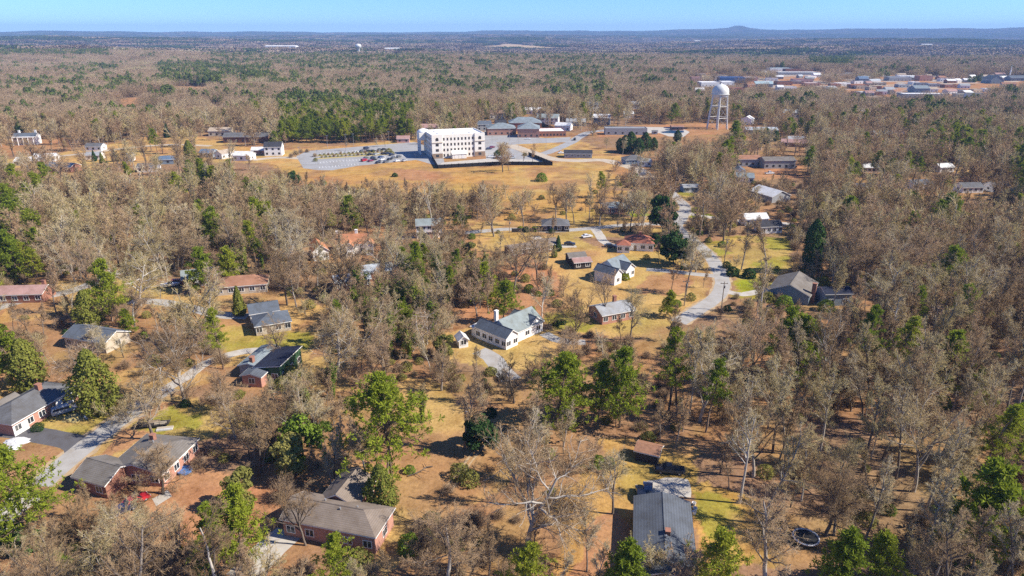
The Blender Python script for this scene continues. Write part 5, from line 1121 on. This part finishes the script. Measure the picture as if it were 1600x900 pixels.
for (px, py, H, p_, lb) in [(597,799,9.5,CED[1],'neat conical cedar at the corner of the brown hip roofed house'), (155,645,15,CED[1],'large olive cedar towering beside the silver van'), (50,610,13,CED[1],'brownish cedar beneath the bright green pine'), (375,492,9,CED[0],'dark olive cedar beside the orange-brown hip roofed house'), (298,254,14,CED[1],'two-toned cedar beside the deep blue roofed house'), (140,512,11,CED[1],'dark cedar left of the beige chimney'),
   (1035,366,17,MAG[0],'tall black-green magnolia beside the road'), (1052,413,12.5,MAG[1],'round black-green magnolia beside the road bend'), (1023,385,5,MAG[1],'small round dark evergreen at the red roofed house corner'), (1017,390,4,MAG[1],'clipped dark evergreen before the red roofed house'), (1265,426,19,CYP[0],'tall narrow dark cypress behind the weathered grey house'), (750,702,8,MAG[1],'dark evergreen mound in the shade of the golden lawn'), (455,745,9,RND[0],'olive round evergreen between the two lawns'), (475,720,10,RND[1],'bright green round evergreen above the brown hip roofed house'),
   (378,795,8,RND[0],'olive round evergreen near the red brick house'), (872,392,6,CED[2],'dark cedar beside the brown gable house'), (866,402,5,CED[0],'smaller cedar beside the brown gable house'), (735,405,7,RND[0],'round olive evergreen at the edge of the mid lawns'), (460,290,8,MAG[1],'dark round evergreen at the amber bank corner'), (440,288,6,CED[2],'dark pointed cedar at the amber bank corner'), (180,252,8,CED[2],'dark cedar left of the little white cottage'), (148,252,7,CED[2],'dark cedar before the pale carport house'), (160,255,7,CED[0],'small cedar beside the pale carport house'), (262,215,11,CED[2],'narrow dark cedar near the yellow verge'), (30,207,13,CED[2],'dark cedar behind the white columned house'), (695,560,7,RND[0],'olive mound left of the small white shed'), (968,236,9,CED[3],'first dark conifer from the left in the row below the pool terrace'), (976,239,12,CED[4],'second dark conifer from the left below the pool terrace'), (985,238,14,CED[3],'third dark conifer from the left below the pool terrace'), (997,241,11,CED[4],'middle dark conifer below the pool terrace'), (1008,236,13,CED[3],'third dark conifer from the right below the pool terrace'), (1021,235,9,CED[4],'second dark conifer from the right below the pool terrace'), (1058,222,9,CED[3],'dark conifer directly below the blue swimming pool'), (1183,222,9,CED[4],'dark conifer right of the water tower legs'), (1195,225,12,CED[3],'second dark conifer right of the water tower legs'), (1210,221,9,CED[4],'third conifer right of the water tower legs')]:
    at(p_, px, py, H, 'evergreen_tree', 'evergreen tree', '', CG, lb)
for (px, py, H, lb) in [(575,520,16,'ivy wrapped trunk left in the ivy thicket'), (597,500,17,'ivy wrapped trunk at the middle of the ivy thicket'), (622,535,15,'ivy wrapped trunk at the near edge of the ivy thicket'), (650,505,17,'ivy wrapped trunk right in the ivy thicket'), (700,480,16,'ivy wrapped tree above the orange litter clearing'), (560,470,15,'ivy wrapped tree before the long pale roofed house'), (385,430,16,'ivy wrapped tree behind the orange-brown hip roofed house'), (640,560,12,'ivy wrapped tree beside the very tall bright pine'), (1140,300,15,'yellow-green ivy wrapped tree left of the clay yard'), (1128,305,13,'thin ivy wrapped tree left of the clay yard'), (660,660,10,'ivy wrapped tree at the left edge of the golden lawn'), (470,700,11,'ivy wrapped tree beside the olive round evergreen'), (583,548,15,'ivy wrapped tree second row of the ivy thicket'), (608,560,16,'ivy wrapped tree near the tall bright pine top'), (630,500,17,'ivy wrapped tree far row of the ivy thicket'), (560,500,14,'ivy wrapped tree left end of the ivy thicket'), (675,530,14,'ivy wrapped tree before the small white shed'), (685,455,16,'ivy wrapped tree behind the large white house chimney'), (655,470,15,'ivy wrapped tree between the ivy thicket and the long pale roof'), (480,650,10,'ivy wrapped tree above the pair of round evergreens'), (520,620,11,'ivy wrapped tree at the top of the left wood'), (410,420,15,'second ivy wrapped tree behind the orange-brown hip roofed house'), (755,440,13,'slim ivy wrapped tree at the mid lawn edge')]:
    at(rngT.choice(IVYT), px, py, H, 'ivy_tree', 'tree', '', 'ivy covered trees', lb)

# ---------------------------------------------------------------- woods: where trees may stand
KP = np.array(KEEP)
def blocked(x, y, margin):
    b = np.zeros(x.shape, bool)
    for cx, cy2, a, hl, hw in KP:
        dx, dy = x-cx, y-cy2; u = dx*cos(a)+dy*sin(a); v = -dx*sin(a)+dy*cos(a); b |= (np.abs(u) < hl+margin) & (np.abs(v) < hw+margin)
    for pts, hw in ROADS:
        for i in range(len(pts)-1):
            p, q = pts[i], pts[i+1]; d = q-p; L2 = (d**2).sum()+1e-9; t = np.clip(((x-p[0])*d[0]+(y-p[1])*d[1])/L2, 0, 1); b |= np.hypot(x-p[0]-t*d[0], y-p[1]-t*d[1]) < hw+margin*.6
    for poly in POLYKEEP: b |= inpoly(x, y, poly)
    return b
def cover_factor(px, py):
    f = np.ones(px.shape)
    for _, poly, k in COVER: f[inpoly(px, py, poly)] = k
    return f
BOX = [(a, b, c, d, k) for a, b, c, d, k in CLEAR] + PXBOX
def hides(x, y, H, rad, u, ever=None):
    """True where a tree of height H would stand in front of something the photo shows clear"""
    z = height(x, y); bx, by = Qn(x, y, z); tx, ty = Qn(x, y, z+H*.97); sc = FPX/np.sqrt(x*x+y*y+CAMH**2); w_ = rad*sc*.75
    r = np.zeros(x.shape, bool); mid = ty + (by-ty)*.55
    for n_, (x0, y0, x1, y1, k) in enumerate(BOX):
        r |= ((by > y1-1) | ((by > y0+(y1-y0)*.6) & (n_ >= len(CLEAR)))) & (ty < y1-1) & (bx+w_ > x0) & (bx-w_ < x1) & (mid > y0-6) & (u > (k if ever is None else np.where(ever, k*.25, k)))
    return r
def candidates(r0, r1, sp, seed, halfang=52):
    g = np.random.default_rng(seed); X = np.arange(-r1*.8, r1*.8, sp); Y = np.arange(max(30, r0*.7), r1, sp); XX, YY = np.meshgrid(X, Y)
    x = (XX + g.uniform(-.48, .48, XX.shape)*sp).ravel(); y = (YY + g.uniform(-.48, .48, YY.shape)*sp).ravel(); r = np.hypot(x, y)
    m = (r >= r0) & (r < r1) & (np.abs(np.degrees(np.arctan2(x, y))) < halfang); px, py = Qn(x, y, height(x, y)); m &= (py < 985) & (px > -150) & (px < 1750)
    return x[m], y[m], g
PINEZ = [([(440,160),(645,160),(650,228),(440,235)], .75), ([(245,105),(420,105),(420,135),(250,135)], .8), ([(0,68),(170,66),(170,92),(0,92)], .85), ([(95,110),(180,105),(180,165),(90,160)], .35), ([(870,115),(940,115),(940,165),(860,165)], .6), ([(1265,82),(1330,82),(1330,110),(1265,110)], .9),
         ([(960,212),(1035,208),(1035,240),(950,238)], .85), ([(1455,222),(1530,222),(1530,262),(1455,262)], .7), ([(1575,255),(1610,255),(1610,320),(1575,320)], .8), ([(0,330),(60,330),(60,480),(0,480)], .3), ([(540,420),(680,420),(680,640),(560,640)], .3), ([(900,540),(1010,540),(1010,700),(850,690)], .15), ([(1400,150),(1600,150),(1600,240),(1380,230)], .22), ([(330,60),(700,95),(700,130),(330,110)], .45), ([(740,85),(1000,95),(1000,120),(740,112)], .3), ([(1480,540),(1600,540),(1600,800),(1420,800)], .14), ([(330,370),(430,370),(430,470),(330,440)], .4), ([(1090,205),(1260,205),(1260,230),(1090,228)], .45), ([(100,580),(180,580),(180,660),(100,660)], .2)]
def pine_prob(px, py, x, y):
    f = np.full(px.shape, .045) + .14*sstep(.56, .68, fbm(x/90, y/90, 61, 3)) + .32*sstep(.56, .68, fbm(x/520, y/260, 63, 3))*sstep(650, 1300, np.hypot(x, y))
    for poly, k in PINEZ:
        m = inpoly(px, py, poly); f[m] = k
    return f
def thin_near(x, y, u):
    k = np.zeros(x.shape, bool)
    for tx, ty, r in PLACED: k |= np.hypot(x-tx, y-ty) < max(2.0, r*.75)
    return k
IND_BARE, IND_PINE = 300-len([t for t in TREES if t[8] == 'bare_tree']), 300-len([t for t in TREES if t[8] == 'pine_tree'])
STF = dict(bare=[], pine=[], bush=[])     # points of the woods beyond the 300
def woods():
    global IND_BARE, IND_PINE
    x, y, g = candidates(70, 720, 5.5, 7); r = np.hypot(x, y); o = np.argsort(r); x, y, r = x[o], y[o], r[o]
    px, py = Qn(x, y, 0*x); u = g.random(len(x)); u2 = g.random(len(x)); f = cover_factor(px, py)
    dens = np.where(py > 330, .86, .95)*np.where((px < 560) & (py > 560), .7, 1)*np.where((px > 330) & (px < 880) & (py > 500), .85, 1)*(.72+.5*sstep(.35, .6, fbm(x/38, y/38, 31, 2)))*np.where((px > 1080) & (py > 640), .78, 1)
    isP = g.random(len(x)) < pine_prob(px, py, x, y); H = np.where(isP, g.uniform(11, 19, len(x)), np.where(g.random(len(x)) < .28, g.uniform(6.5, 11, len(x)), g.uniform(12.5, 21.5, len(x))))
    H *= np.where((py > 470) & (px < 1000), .94, 1)
    rad = H*.27; ok = (u < f*dens) & ~blocked(x, y, 2.6) & ~hides(x, y, H, rad, u2, isP) & ~thin_near(x, y, u)
    x, y, r, isP, H, px, py = (a[ok] for a in (x, y, r, isP, H, px, py)); rr = random.Random(9)
    vis = (px > -40) & (px < 1640)
    for i in range(len(x)):
        s = rr.random()
        if isP[i]:
            if IND_PINE > 0 and vis[i]:
                IND_PINE -= 1; pr = rr.choice(PN + PDENSE[1:]) if r[i] > 250 else rr.choice(PN[:2]+PDENSE[1:]); put(pr, x[i], y[i], H[i]/pr['H'], rr.uniform(0, 6.28), 'pine_tree', 'pine tree', 'pine', PG)
            else: STF['pine'].append((x[i], y[i], H[i], rr.randrange(5)))
        else:
            right = px[i] > 1000 and py[i] > 420
            if IND_BARE > 0 and vis[i]:
                IND_BARE -= 1; sh_ = rr.choices(['spreading', 'slender', 'forked', 'bushy'], [.08, .74, .18, 0] if right else [.3, .36, .26, .08])[0]
                if H[i] < 11: sh_ = rr.choice(['bushy', 'slender', 'spreading'])
                pool = BPALE if rr.random() < .07 and py[i] < 800 else B0; pr = rr.choice(pool[sh_]); put(pr, x[i], y[i], H[i]/pr['H'], rr.uniform(0, 6.28), 'bare_tree', 'tree', {'spreading': 'spreading bare tree', 'slender': 'slender bare tree', 'forked': 'forked bare tree', 'bushy': 'low bushy bare tree'}[sh_], BG, rr.uniform(-.02, .02))
            else: STF['bare'].append((x[i], y[i], H[i], rr.randrange(10)))
woods()

# ---- labels of the trees that came out of the woods: by the nearest thing one can find, else shared
def label_trees():
    import re
    def brief(p): return ' '.join(re.split(r' (?:in|behind|near|beside|with|left|right|under|of|at|above|by|among|below|on|before|beneath|deep|from) ', p)[0].split()[:6])
    L = np.array([(a, b) for a, b, _ in LAND]); nm_ = [brief(p) for _, _, p in LAND]; cnt = {}
    for q in nm_: cnt[q] = cnt.get(q, 0)+1
    nm_ = [q if cnt[q] == 1 else ' '.join(p.split()[:7]) for q, (_, _, p) in zip(nm_, LAND)]; seen = {}
    for t in sorted(TREES, key=lambda q: math.hypot(q[1], q[2])):
        root, x, y, H, phrase, group, cat, lb, nm = t
        size = 'tall' if H > 15.5 else 'small' if H < 10 else 'medium'
        if lb is None:
            d = np.hypot(L[:, 0]-x, L[:, 1]-y); i, k = np.argsort(d)[:2]; dx, dy = x-L[i, 0], y-L[i, 1]
            rel = ('right of' if dx > 0 else 'left of') if abs(dx) > abs(dy) else ('behind' if dy > 0 else 'in front of')
            if d[i] < 30: base = f'{size} {phrase} {rel} {nm_[i]}'
            elif d[i] < 90: base = f'{size} {phrase} {rel} {nm_[i]}, toward {nm_[k]}'
            else: base = f'{size} {phrase} far {rel} {nm_[i]}'
            if len(base.split()) > 14: base = base.split(', toward')[0]
            n = seen.get(base, 0); seen[base] = n+1
            lb = base if n == 0 else f'{ordn[n]} {base}' if n < len(ordn) else f'{base}, deep in the wood'
            lb = ' '.join(lb.split()[:16])
        tag(root, lb, cat, group)
label_trees()

# ---------------------------------------------------------------- shrubs one can count
rs_ = random.Random(12); shn = 0
def shrub(kind, px, py, h, lb):
    me = rs_.choice(SHR[kind]); p = P(px, py); zz = max(v.co.z for v in me.vertices); o = link('shrub', me, None, p, rs_.uniform(0, 6.28)); s_ = h/zz; o.scale = (s_,)*3; tag(o, lb, 'shrub', 'garden shrubs')
for (k, x, y, h, lb) in [('yellow',813,361,2.2,'left lime green clipped shrub beside the lane'), ('yellow',835,361,2.2,'right lime green clipped shrub beside the lane'), ('dark',822,362,2.4,'dark shrub between the two lime green shrubs'), ('dark',862,364,2,'dark shrub right of the lime green shrubs'), ('olive',975,362,2.5,'olive shrub behind the red roofed house'), ('dark',990,362,2.5,'dark shrub behind the red roofed house'), ('brown',1010,364,2.8,'brown shrub between red roofed house and magnolia'), ('dark',1068,420,2.2,'dark round shrub below the round magnolia'), ('brown',1090,420,4,'dark brown thicket shrub at the bare tree over the road'), ('dark',1145,430,3.2,'dark shrub at the near edge of the lawn right of the road'), ('dark',1170,433,3.4,'larger dark shrub at the lawn edge right of the road'), ('dark',1135,418,2.4,'small dark shrub by the road lawn'), ('brown',1205,440,3.6,'big brown bush before the weathered grey house'), ('brown',1240,428,4,'tall brown bush left of the cypress'), ('brown',1225,436,4,'wide brown bush behind the lime lawn'), ('olive',1286,445,3,'olive bush behind the weathered grey house'), ('dark',830,512,1.6,'dark shrub by the garage of the large white house'), ('brown',836,514,1.2,'low brown shrub by the garage of the large white house'), ('dark',870,508,1.6,'dark flat shrub on the green slope'), ('dark',879,506,1.5,'second dark flat shrub on the green slope'), ('olive',870,478,2.2,'olive shrub at the lawn edge above the green slope'), ('green',1058,478,2,'small green shrub on the orange bank'), ('olive',1010,405,2,'olive shrub right of the teal roofed house'), ('yellow',976,436,2.4,'rusty yellow shrub before the teal roofed house'), ('brown',350,560,1.6,'low reddish shrub row beside the concrete drive'), ('dark',290,634,1.6,'dark shrub at the foot of the big road bend tree'), ('olive',718,745,3,'olive shrub on the golden lawn'), ('olive',735,755,3,'second olive shrub on the golden lawn'), ('green',640,738,1.6,'green weed patch round a fallen limb on the lawn'), ('brown',700,770,2.6,'brown shrub at the track end of the golden lawn'), ('dark',40,855,4,'dark green shrub below the big round pine'), ('dark',15,850,4,'dark green shrub left below the big round pine'), ('green',640,860,3,'green shrub right of the brown hip roofed house'), ('olive',560,885,3,'olive shrub before the brown hip roofed house'), ('dark',60,672,1.8,'dark shrub against the grey house front'), ('olive',455,590,3.2,'olive bushes against the green walled house'), ('olive',443,605,2.8,'second olive bush against the green walled house'), ('brown',430,512,2.4,'brown hedge before the pale stone front'), ('brown',415,514,2,'brown hedge end before the pale stone front'), ('brown',445,508,2.4,'brown hedge right of the pale stone front'),
   ('brown',455,246,4,'big brown bush at the left end of the car park'), ('brown',462,242,4,'second brown bush at the left end of the car park'), ('brown',470,239,4,'third brown bush at the left end of the car park'), ('brown',480,238,3.5,'brown bush at the back corner of the car park'), ('brown',492,245,3.5,'brown bush at the left tip of the planted island'), ('olive',493,252,2.4,'olive bush at the front tip of the planted island'), ('olive',608,237,2.6,'olive bush at the right end of the back island'), ('olive',613,241,2.4,'olive bush at the right end of the front island'), ('dark',617,276,2.4,'lone dark bush on the amber bank'), ('green',846,283,5,'lone green round bush tree before the amber field'), ('dark',778,243,4,'dark tree-like bush inside the black fence'), ('dark',783,240,4,'second dark bush inside the black fence'), ('dark',820,243,2,'dark bush at the lot corner'), ('yellow',500,330,3,'yellow-green bush in the brown wood'), ('olive',1200,470,3,'olive bush at the near end of the lime lawn'), ('green',1225,480,4,'bright bush in front of the weathered grey house'), ('green',1290,485,3.6,'bright bush before the pale wood pile')]:
    shrub(k, x, y, h, lb)
for row, (a, b, n) in enumerate((((500,246.5),(600,240.5),16), ((497,243.2),(606,236.8),17))):
    for k in range(n):
        t = (k+.5)/n; me = SHR['olive' if (k*7+row) % 3 else 'brown'][k % 2]; p = P(a[0]+(b[0]-a[0])*t, a[1]+(b[1]-a[1])*t); o = link('hedge_shrub', me, None, p, k*1.3); o.scale = (.6,)*3
        tag(o, f'{ordn[k]} low shrub from the left in the {"front" if row == 0 else "back"} strip of the car park', 'shrub', 'shrubs of the car park island')
isl = sheet('planting_strip', [(494,249),(612,241.6),(614,239.8),(494,247)], M['straw'], .028, 4, .1, False); sheet('planting_strip', [(494,244.6),(610,237.6),(611,236),(494,242.2)], M['straw'], .028, 4, .1, False)

# fallen branch on the lawn, thin overhead wires
fb = MB(); p = P(637, 745); pts = [(0, 0, .15), (1.4, .5, .4), (2.6, 1.4, .5), (3.2, 2.6, .35), (4.4, 3.0, .25)]
for a, b in zip(pts[:-1], pts[1:]): fb.tube(a, b, .12, .09, 6)
for a, b in (((1.4, .5, .4), (2.8, -.8, .3)), ((2.6, 1.4, .5), (4.0, .9, .5)), ((3.2, 2.6, .35), (2.6, 4.0, .3))): fb.tube(a, b, .07, .03, 5)
tag(fb.build('fallen_branch', M['darkbark'], None, False, p), 'dark crooked fallen branch lying on the golden lawn', 'branch')

# ---------------------------------------------------------------- the woods beyond: one object per mass, scattered from a few tree shapes
def scatter(name, pts, protos, label):
    """PTS rows: x, y, z, scale, turn, which prototype"""
    pts = np.array(pts, np.float32); me = bpy.data.meshes.new(name); me.vertices.add(len(pts)); me.vertices.foreach_set('co', pts[:, :3].ravel())
    for nm, ty, c in (('tree_scale', 'FLOAT', 3), ('tree_turn', 'FLOAT', 4)):
        a = me.attributes.new(nm, ty, 'POINT'); a.data.foreach_set('value', pts[:, c].copy())
    a = me.attributes.new('tree_kind', 'INT', 'POINT'); a.data.foreach_set('value', pts[:, 5].astype(np.int32))
    o = link(name, me); tag(o, label, None, None, 'stuff')
    lib = bpy.data.collections.new(name + '_shapes')
    for i, m in enumerate(protos):
        q = bpy.data.objects.new(f'{name}_shape_{i:02d}', m); lib.objects.link(q)
    ng = bpy.data.node_groups.new(name, 'GeometryNodeTree'); ng.interface.new_socket('Geometry', in_out='INPUT', socket_type='NodeSocketGeometry'); ng.interface.new_socket('Geometry', in_out='OUTPUT', socket_type='NodeSocketGeometry')
    N = ng.nodes; gi = N.new('NodeGroupInput'); go = N.new('NodeGroupOutput'); ip = N.new('GeometryNodeInstanceOnPoints'); ci = N.new('GeometryNodeCollectionInfo')
    ci.inputs['Collection'].default_value = lib; ci.inputs['Separate Children'].default_value = True; ci.inputs['Reset Children'].default_value = True
    def attr(nm, ty):
        a = N.new('GeometryNodeInputNamedAttribute'); a.data_type = ty; a.inputs['Name'].default_value = nm; return a.outputs['Attribute']
    cx = N.new('ShaderNodeCombineXYZ'); er = N.new('FunctionNodeEulerToRotation'); lk = ng.links.new
    lk(attr('tree_turn', 'FLOAT'), cx.inputs[2]); lk(cx.outputs[0], er.inputs[0]); lk(gi.outputs[0], ip.inputs['Points']); lk(ci.outputs[0], ip.inputs['Instance'])
    ip.inputs['Pick Instance'].default_value = True; lk(attr('tree_kind', 'INT'), ip.inputs['Instance Index']); lk(er.outputs[0], ip.inputs['Rotation']); lk(attr('tree_scale', 'FLOAT'), ip.inputs['Scale']); lk(ip.outputs[0], go.inputs[0])
    md = o.modifiers.new('scatter', 'NODES'); md.node_group = ng; return o

def far_shapes():
    # clumps of a few crowns for the distance: fans of upright twigs
    out_ = []
    for s in range(4):
        rng = np.random.default_rng(700+s); A = []; B = []; RR = []
        for t in range(9):
            c = rng.uniform(-10, 10, 2); H = rng.uniform(10, 16); rw = H*.30
            for k in range(120):
                z = rng.uniform(.45, 1.0)*H; q = rng.normal(size=2)*rw*.55; u = np.array([c[0]+q[0], c[1]+q[1], z*(1-.25*(np.hypot(*q)/rw)**2)]); d = np.array([q[0]*.5, q[1]*.5, 1.3])+rng.normal(size=3)*.5; d *= rng.uniform(.5, 1.3)
                A.append(u); B.append(u+d); RR.append(.12)
            A.append(np.array([c[0], c[1], -.5])); B.append(np.array([c[0], c[1], H*.7])); RR.append(.2)
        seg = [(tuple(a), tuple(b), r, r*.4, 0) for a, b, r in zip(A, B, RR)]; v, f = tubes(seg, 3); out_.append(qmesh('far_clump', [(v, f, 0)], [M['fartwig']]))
    return out_
def far_pines():
    out_ = []
    for s in range(3):
        rng = np.random.default_rng(800+s); V = []; 
        for t in range(7):
            c = rng.uniform(-9, 9, 2); H = rng.uniform(11, 18); n = 110; u = rng.random(n); az = rng.uniform(0, 2*pi, n); rr = 3.4*np.sqrt(np.maximum(.02, 1-(2*u-.8)**2/1.5))*rng.uniform(.5, 1, n)
            ce = np.stack([c[0]+rr*np.cos(az), c[1]+rr*np.sin(az), H*(.35+.65*u)], 1); nr = np.stack([np.cos(az), np.sin(az), .7+0*az], 1)+rng.normal(size=(n, 3))*.5; V.append(quads(ce, nr, rng.uniform(.5, 1.0, n), rng)[0])
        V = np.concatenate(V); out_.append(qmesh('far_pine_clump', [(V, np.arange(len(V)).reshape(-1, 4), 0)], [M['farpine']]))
    return out_
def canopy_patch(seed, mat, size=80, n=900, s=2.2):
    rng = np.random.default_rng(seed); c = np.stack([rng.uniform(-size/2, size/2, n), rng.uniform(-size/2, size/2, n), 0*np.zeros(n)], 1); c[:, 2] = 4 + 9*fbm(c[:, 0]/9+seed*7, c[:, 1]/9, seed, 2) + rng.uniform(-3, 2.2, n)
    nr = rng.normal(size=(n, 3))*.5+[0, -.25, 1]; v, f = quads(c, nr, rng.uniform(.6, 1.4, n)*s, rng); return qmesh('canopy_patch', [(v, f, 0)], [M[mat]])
rg = random.Random(77)
B1 = [bare(s, 600+i, 1) for i, s in enumerate(['spreading', 'slender', 'forked', 'slender', 'spreading', 'forked', 'slender', 'bushy', 'slender', 'spreading'])]
B0w = [whole_mesh(B0['slender'][0], 'w'), whole_mesh(B0['spreading'][1], 'w'), whole_mesh(B0['forked'][0], 'w'), whole_mesh(B0['slender'][2], 'w'), whole_mesh(B0['spreading'][2], 'w')]
H0w = [18, 17, 17, 18, 17]
near = [(x, y, float(height(x, y)), h/H0w[k % 5], rg.uniform(0, 6.28), k % 5) for x, y, h, k in STF['bare'] if math.hypot(x, y) < 270]
mid = [(x, y, float(height(x, y)), h/B1[k]['H'], rg.uniform(0, 6.28), k+5) for x, y, h, k in STF['bare'] if math.hypot(x, y) >= 270]
scatter('bare_woodland', near+mid, B0w + [whole_mesh(b, 'w') for b in B1], 'leafless brown-grey wood covering the plain beyond the nearest trees')
PW = [whole_mesh(p, 'w') for p in (PN + PDENSE[1:2])]; HP = [20, 18, 22, 15, 14]
if STF['pine']: scatter('pine_woodland', [(x, y, float(height(x, y)), h/HP[k], rg.uniform(0, 6.28), k) for x, y, h, k in STF['pine']], PW, 'green pines scattered through the leafless wood')
def far_woods():
    pts = []
    x, y, g = candidates(715, 2600, 12, 17, 41); px, py = Qn(x, y, height(x, y)); u = g.random(len(x)); f = cover_factor(px, py); pp = pine_prob(px, py, x, y)*.85
    ok = (u < f) & ~hides(x, y, np.full(x.shape, 13.), np.full(x.shape, 10.), g.random(len(x)))
    kp = np.array([k for k in KEEP if math.hypot(k[0], k[1]) > 600])
    for cx, cy2, a, hl, hw in kp: ok &= ~((np.abs(x-cx) < hl+hw*.3+9) & (np.abs(y-cy2) < hw+12))
    x, y, pp = x[ok], y[ok], pp[ok]; z = height(x, y); isP = g.random(len(x)) < pp
    for i in range(len(x)): pts.append((x[i], y[i], z[i], g.uniform(.75, 1.15), g.uniform(0, 6.28), (4 + int(g.integers(3))) if isP[i] else int(g.integers(4))))
    x, y, g = candidates(2500, 13200, 62, 19, 41); px, py = Qn(x, y, height(x, y)); f = cover_factor(px, py); ok = g.random(len(x)) < f; x, y, px, py = x[ok], y[ok], px[ok], py[ok]; z = height(x, y)
    pp = .06 + .65*sstep(.54, .64, fbm(x/900, y/420, 91, 3)) + .30*sstep(6500, 9500, np.hypot(x, y)) + .35*sstep(4, 30, z)*sstep(3000, 4500, np.hypot(x, y)) - .2*sstep(5, -20, z); isP = g.random(len(x)) < pp
    for i in range(len(x)): pts.append((x[i], y[i], z[i], g.uniform(.85, 1.25), g.uniform(0, 6.28), (10 + int(g.integers(3))) if isP[i] else 7 + int(g.integers(3))))
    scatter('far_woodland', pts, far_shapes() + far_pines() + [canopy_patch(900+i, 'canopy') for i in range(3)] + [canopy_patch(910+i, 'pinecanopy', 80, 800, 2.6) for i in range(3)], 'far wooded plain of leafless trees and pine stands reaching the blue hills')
far_woods()
def undergrowth():
    x, y, g = candidates(70, 400, 3.5, 23); px, py = Qn(x, y, 0*x); u = g.random(len(x)); f = cover_factor(px, py)
    k = sstep(.40, .62, fbm(x/22, y/22, 55, 3)); right = (px > 1000) & (py > 560)
    ok = (u < np.where(f < .5, f*.35, 1.0)*(.22+.6*k)*np.where(right, .5, 1)) & ~blocked(x, y, 1.2) & ~hides(x, y, np.full(x.shape, 2.4), np.full(x.shape, 2.), g.random(len(x)))
    x, y = x[ok], y[ok]; z = height(x, y); pr = SHR['brown'] + SHR['olive'] + SHR['green'] + SHR['dark'][:1] + [whole_mesh(B0['bushy'][i], 'w') for i in range(3)] + [whole_mesh(B0['slender'][i], 'w') for i in (1, 2, 4)]
    kd = g.choice(13, len(x), p=[.15, .14, .12, .09, .08, .08, .02, .06, .05, .05, .06, .05, .05]); sc = g.uniform(.5, 1.15, len(x)); sc = np.where(kd > 9, g.uniform(.34, .6, len(x)), sc)
    scatter('undergrowth', [(x[i], y[i], z[i], sc[i], g.uniform(0, 6.28), int(kd[i])) for i in range(len(x))], pr, 'brown brush, thin saplings and scattered evergreen bushes between the trees')
undergrowth()

# ---------------------------------------------------------------- haze
HZ = True
if HZ:
    hb = MB(); hb.box(-14500, -800, -80, 14500, 13400, HAZE_TOP); m, n, o = new_mat('haze_air'); v = n.nodes.new('ShaderNodeVolumePrincipled')
    v.inputs['Color'].default_value = (.38, .60, 1.0, 1); v.inputs['Density'].default_value = 8.5e-5; v.inputs['Anisotropy'].default_value = 0; n.links.new(v.outputs[0], o.inputs['Volume'])
    tag(hb.build('haze', m), kind='stuff')
print('trees', len(TREES), 'objects', len(bpy.data.objects), {k: len(v) for k, v in STF.items()})
